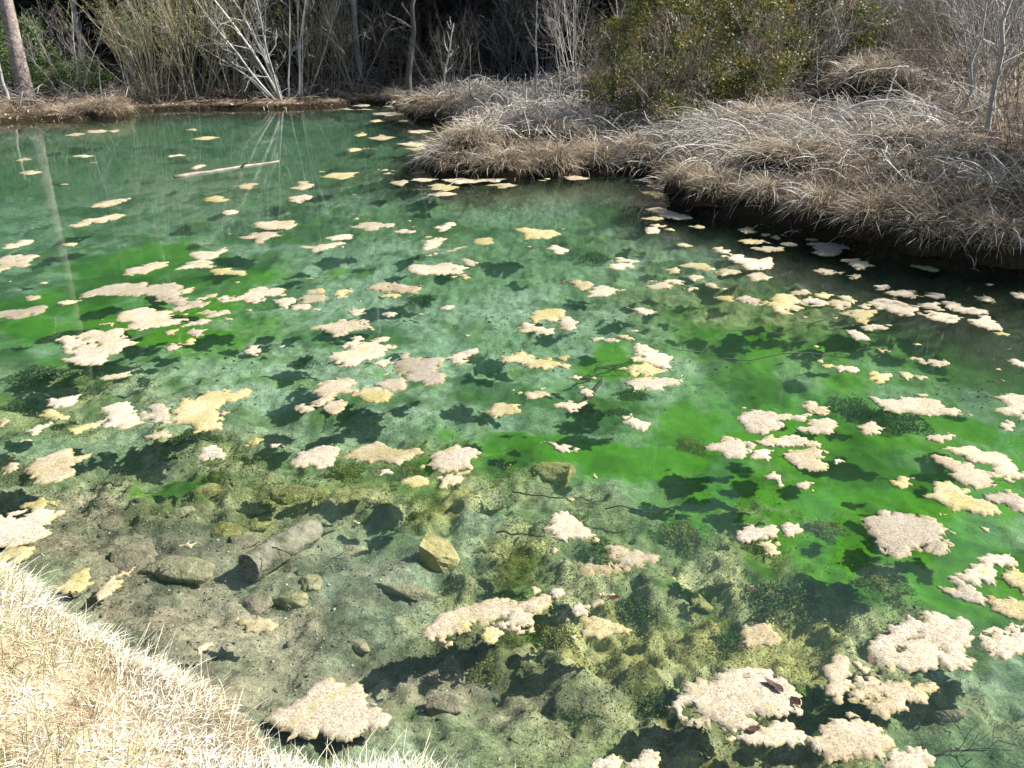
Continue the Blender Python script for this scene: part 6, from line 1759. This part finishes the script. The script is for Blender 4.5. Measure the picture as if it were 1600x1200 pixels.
# conifers: tapered trunk, whorled branches, needle sprays
def conifer_parts(seed, H, h0, w, nbr, per, size):
    q = RS(seed)
    tp = np.stack([q.normal(0, 0.05, 12).cumsum(), q.normal(0, 0.05, 12).cumsum(), np.linspace(-0.5, H, 12)], -1)
    v, f, _ = tubes_np([tp], [np.linspace(0.24, 0.03, 12) * (1 + 0.4 * np.exp(-np.arange(12) * 1.5))], 12, np.array([0.5]))
    trunk = mesh_np('trunk', v, [f], True)
    hs = h0 + (H - h0) * q.uniform(0, 1, nbr) ** 0.9
    az = q.uniform(0, 6.283, nbr)
    L = w * (1 - (hs - h0) / (H - h0)) ** 0.75 * q.uniform(0.7, 1.15, nbr) + 0.3
    paths = np.zeros((nbr, K, 3)); t = np.linspace(0, 1, K)
    cx = np.interp(hs, tp[:, 2], tp[:, 0]); cy = np.interp(hs, tp[:, 2], tp[:, 1])
    paths[..., 0] = cx[:, None] + np.cos(az)[:, None] * L[:, None] * t; paths[..., 1] = cy[:, None] + np.sin(az)[:, None] * L[:, None] * t
    paths[..., 2] = hs[:, None] + L[:, None] * (0.12 * t - 0.35 * t ** 2)
    v, f, tn = tubes_np(paths, np.linspace(0.035, 0.008, K)[None] * np.ones((nbr, 1)), 3, q.uniform(0, 1, nbr))
    limbs = mesh_np('branches', v, [f], True, {'tone': ('FLOAT', tn)})
    u = q.uniform(0.15, 1.05, (nbr, per)); i = np.clip((u * (K - 1)).astype(int), 0, K - 2); fr = u * (K - 1) - i
    rows = np.arange(nbr)[:, None]
    pts = paths[rows, i] * (1 - fr[..., None]) + paths[rows, i + 1] * fr[..., None]
    pts = pts.reshape(-1, 3) + q.normal(0, 1, (nbr * per, 3)) * np.array([0.16, 0.16, 0.10])
    v, f, tn = leaves_np(pts, q.uniform(0.6, 1.3, len(pts)) * size, q, 0.35, None, 0.6)
    return trunk, limbs, mesh_np('crown', v, [f], False, {'tone': ('FLOAT', tn)})
CON = [conifer_parts(201, 19, 2.6, 2.9, 190, 30, 0.45), conifer_parts(202, 16, 1.2, 2.6, 190, 30, 0.42), conifer_parts(203, 22, 5.0, 3.1, 170, 32, 0.5), conifer_parts(204, 13, 0.5, 2.4, 180, 30, 0.4)]
def conifer(x, y, i, s, rz, lab, bark='bark_dark', group='dark conifers of the forest behind the pond', name='conifer_tree'):
    r = thing(name, lab, 'tree', (x, y, gz(x, y)), rz, group)
    r.scale = (s,) * 3
    a, b, c = CON[i]
    if a.materials and a.materials[0] != M[bark]: a = a.copy(); a.materials.clear()
    obj('trunk', a, M[bark], r)
    obj('branches', b, M['dim_stem'], r, kind='stuff')
    obj('crown', c, M['needles'], r, kind='stuff')
    return r
qf = random.Random(4)
cons = []
lab_f = 'tall dark conifer standing in the shaded forest behind the far bank'
row = 0
for yy, x0, x1, step in ((27.5, -21, 17, 3.0), (30.5, -24, 24, 3.4), (34.5, -28, 36, 4.0), (39.5, -32, 46, 5.0)):
    x_ = x0 + (row % 2) * 1.4
    while x_ < x1:
        y_ = yy + qf.uniform(-0.9, 0.9); xx = x_ + qf.uniform(-0.8, 0.8)
        if not (row == 0 and (-13.2 < xx < -10.2)):
            ki = [1, 0, 2, 3, 0, 1][qf.randrange(6)] if row else [3, 1, 1, 0][qf.randrange(4)]
            o = conifer(xx, y_, ki, qf.uniform(0.85, 1.15), qf.uniform(0, 6.28), lab_f)
            cons.append(dict(o=o, px=(800 + F * xx / (y_ * 1.02), 100), look=['front-rank', 'second-rank', 'third-rank', 'rearmost'][row] + [' tall', ' bushy', ' lofty', ' short'][ki]))
        x_ += step
    row += 1

describe(cons, 'dark conifer', (), [((40, 250), 'the reddish pine'), ((130, 240), 'the grey sapling'), ((260, 230), 'the fan-shaped willow'), ((430, 220), 'the pale leaning tree'), ((560, 210), 'the drooping grey bush'), ((650, 205), 'the black forest gap'),
         ((705, 204), 'the pale dead sapling'), ((838, 203), 'the slender grey tree'), ((960, 202), 'the brownish bush'), ((1060, 201), 'the white leaning sapling'), ((1160, 200), 'the olive evergreen'), ((1255, 200), 'the golden-leaved evergreen'), ((1400, 200), 'the white crooked sapling'),
         ((1450, 200), 'the white stones'), ((1560, 200), 'the forked sapling'), ((-150, 200), 'the far bank end'), ((1750, 200), 'the slope top'), ((2100, 200), 'the slope shoulder')])
for c_ in cons: c_['o']['label'] = c_['label'].replace('beside', 'behind')

# the reddish pine at the far bank: bare trunk in view, crown far above
b = on_ground(40, 150)
r = thing('pine_tree', 'stout pine with reddish-grey bark on the far bank', 'tree', b)
tp = np.stack([np.linspace(0, 0.1, 12), np.zeros(12), np.linspace(-0.3, 15, 12)], -1)
v, f, _ = tubes_np([tp], [np.linspace(0.17, 0.07, 12) * (1 + 0.35 * np.exp(-np.arange(12) * 2.0))], 18, np.array([0.5]))
obj('trunk', mesh_np('trunk', v, [f], True), M['bark_pine'], r)
q = RS(9)
out = []
for h in (2.3, 2.9, 3.1, 4.0, 4.6, 5.3, 6.4):
    az = q.uniform(-1.2, 1.2) if q.uniform() < .6 else q.uniform(2, 4)
    pth = grow(q, (0, 0, h), (math.cos(az), -abs(math.sin(az)) * 0.6, q.uniform(0.0, 0.6)), q.uniform(0.8, 1.7), 0.2, 0.02)
    v, f, t = tubes_np([pth], [np.linspace(0.035, 0.010, K)], 6, np.array([0.8]))
    obj('dead_branch', mesh_np('dead_branch', v, [f], True, {'tone': ('FLOAT', t)}), M['white_stem'], r)
    ramify(q, pth, 0.02, 2, (5, 4), 0.4, 0.7, 0.15, 0.0, out)
v, f, t = tubes_np(np.array([a for a, _, _ in out]), np.array([b_ for _, b_, _ in out]), 3, q.uniform(0.2, 0.8, len(out)))
obj('twigs', mesh_np('twigs', v, [f], True, {'tone': ('FLOAT', t)}), M['grey_stem'], r, kind='stuff')
n = 5200
cl = np.stack([q.normal(0, 1.5, 70), q.normal(0, 1.5, 70), q.uniform(9, 16, 70)], -1)
pts = np.repeat(cl, n // 70, 0); pts = pts + q.normal(0, 0.45, pts.shape)
v, f, t = leaves_np(pts, q.uniform(0.2, 0.45, len(pts)), q, 0.3)
obj('crown', mesh_np('crown', v, [f], False, {'tone': ('FLOAT', t)}), M['needles'], r, kind='stuff')

# tall pale bare trees whose upper trunks show only as streaks mirrored in the pond
for (px, Yt, H, r0, lab, sd) in [(1040, 24.8, 15.5, 0.13, 'tall pale bare tree behind the evergreens, its trunk mirrored in the pond', 31), (262, 25.0, 11.0, 0.09, 'slim pale trunk rising behind the fan-shaped willow', 32),
                                 (198, 25.2, 12.0, 0.08, 'slim grey trunk at the edge of the dark gap', 33), (585, 25.2, 10.5, 0.08, 'slim pale trunk deep behind the last willow', 34), (1250, 24.0, 12.0, 0.09, 'tall pale trunk behind the golden evergreen', 35)]:
    x_ = (px - 800) / F * Yt * 1.04
    q = RS(sd)
    rt = thing('bare_tree', lab, 'tree', (x_, Yt, gz(x_, Yt)))
    main = sample_line((0, 0, -0.2), (q.normal(0, .2), 0, H), K, 0, q, 0.06)
    v, f, t = tubes_np([main], [np.linspace(r0, r0 * 0.5, K)], 9, np.array([0.8]))
    obj('trunk', mesh_np('trunk', v, [f], True), M['bark_pale'], rt)
    out = []
    ramify(q, main, r0 * 0.5, 3, (10, 6, 4), 0.22, 0.7, 0.12, 0.05, out, 1, 0.4)
    v, f, t = tubes_np(np.array([a for a, _, _ in out]), np.array([b_ for _, b_, _ in out]), 3, q.uniform(0.3, 0.9, len(out)))
    obj('branches', mesh_np('branches', v, [f], True, {'tone': ('FLOAT', t)}), M['grey_stem'], rt, kind='stuff')
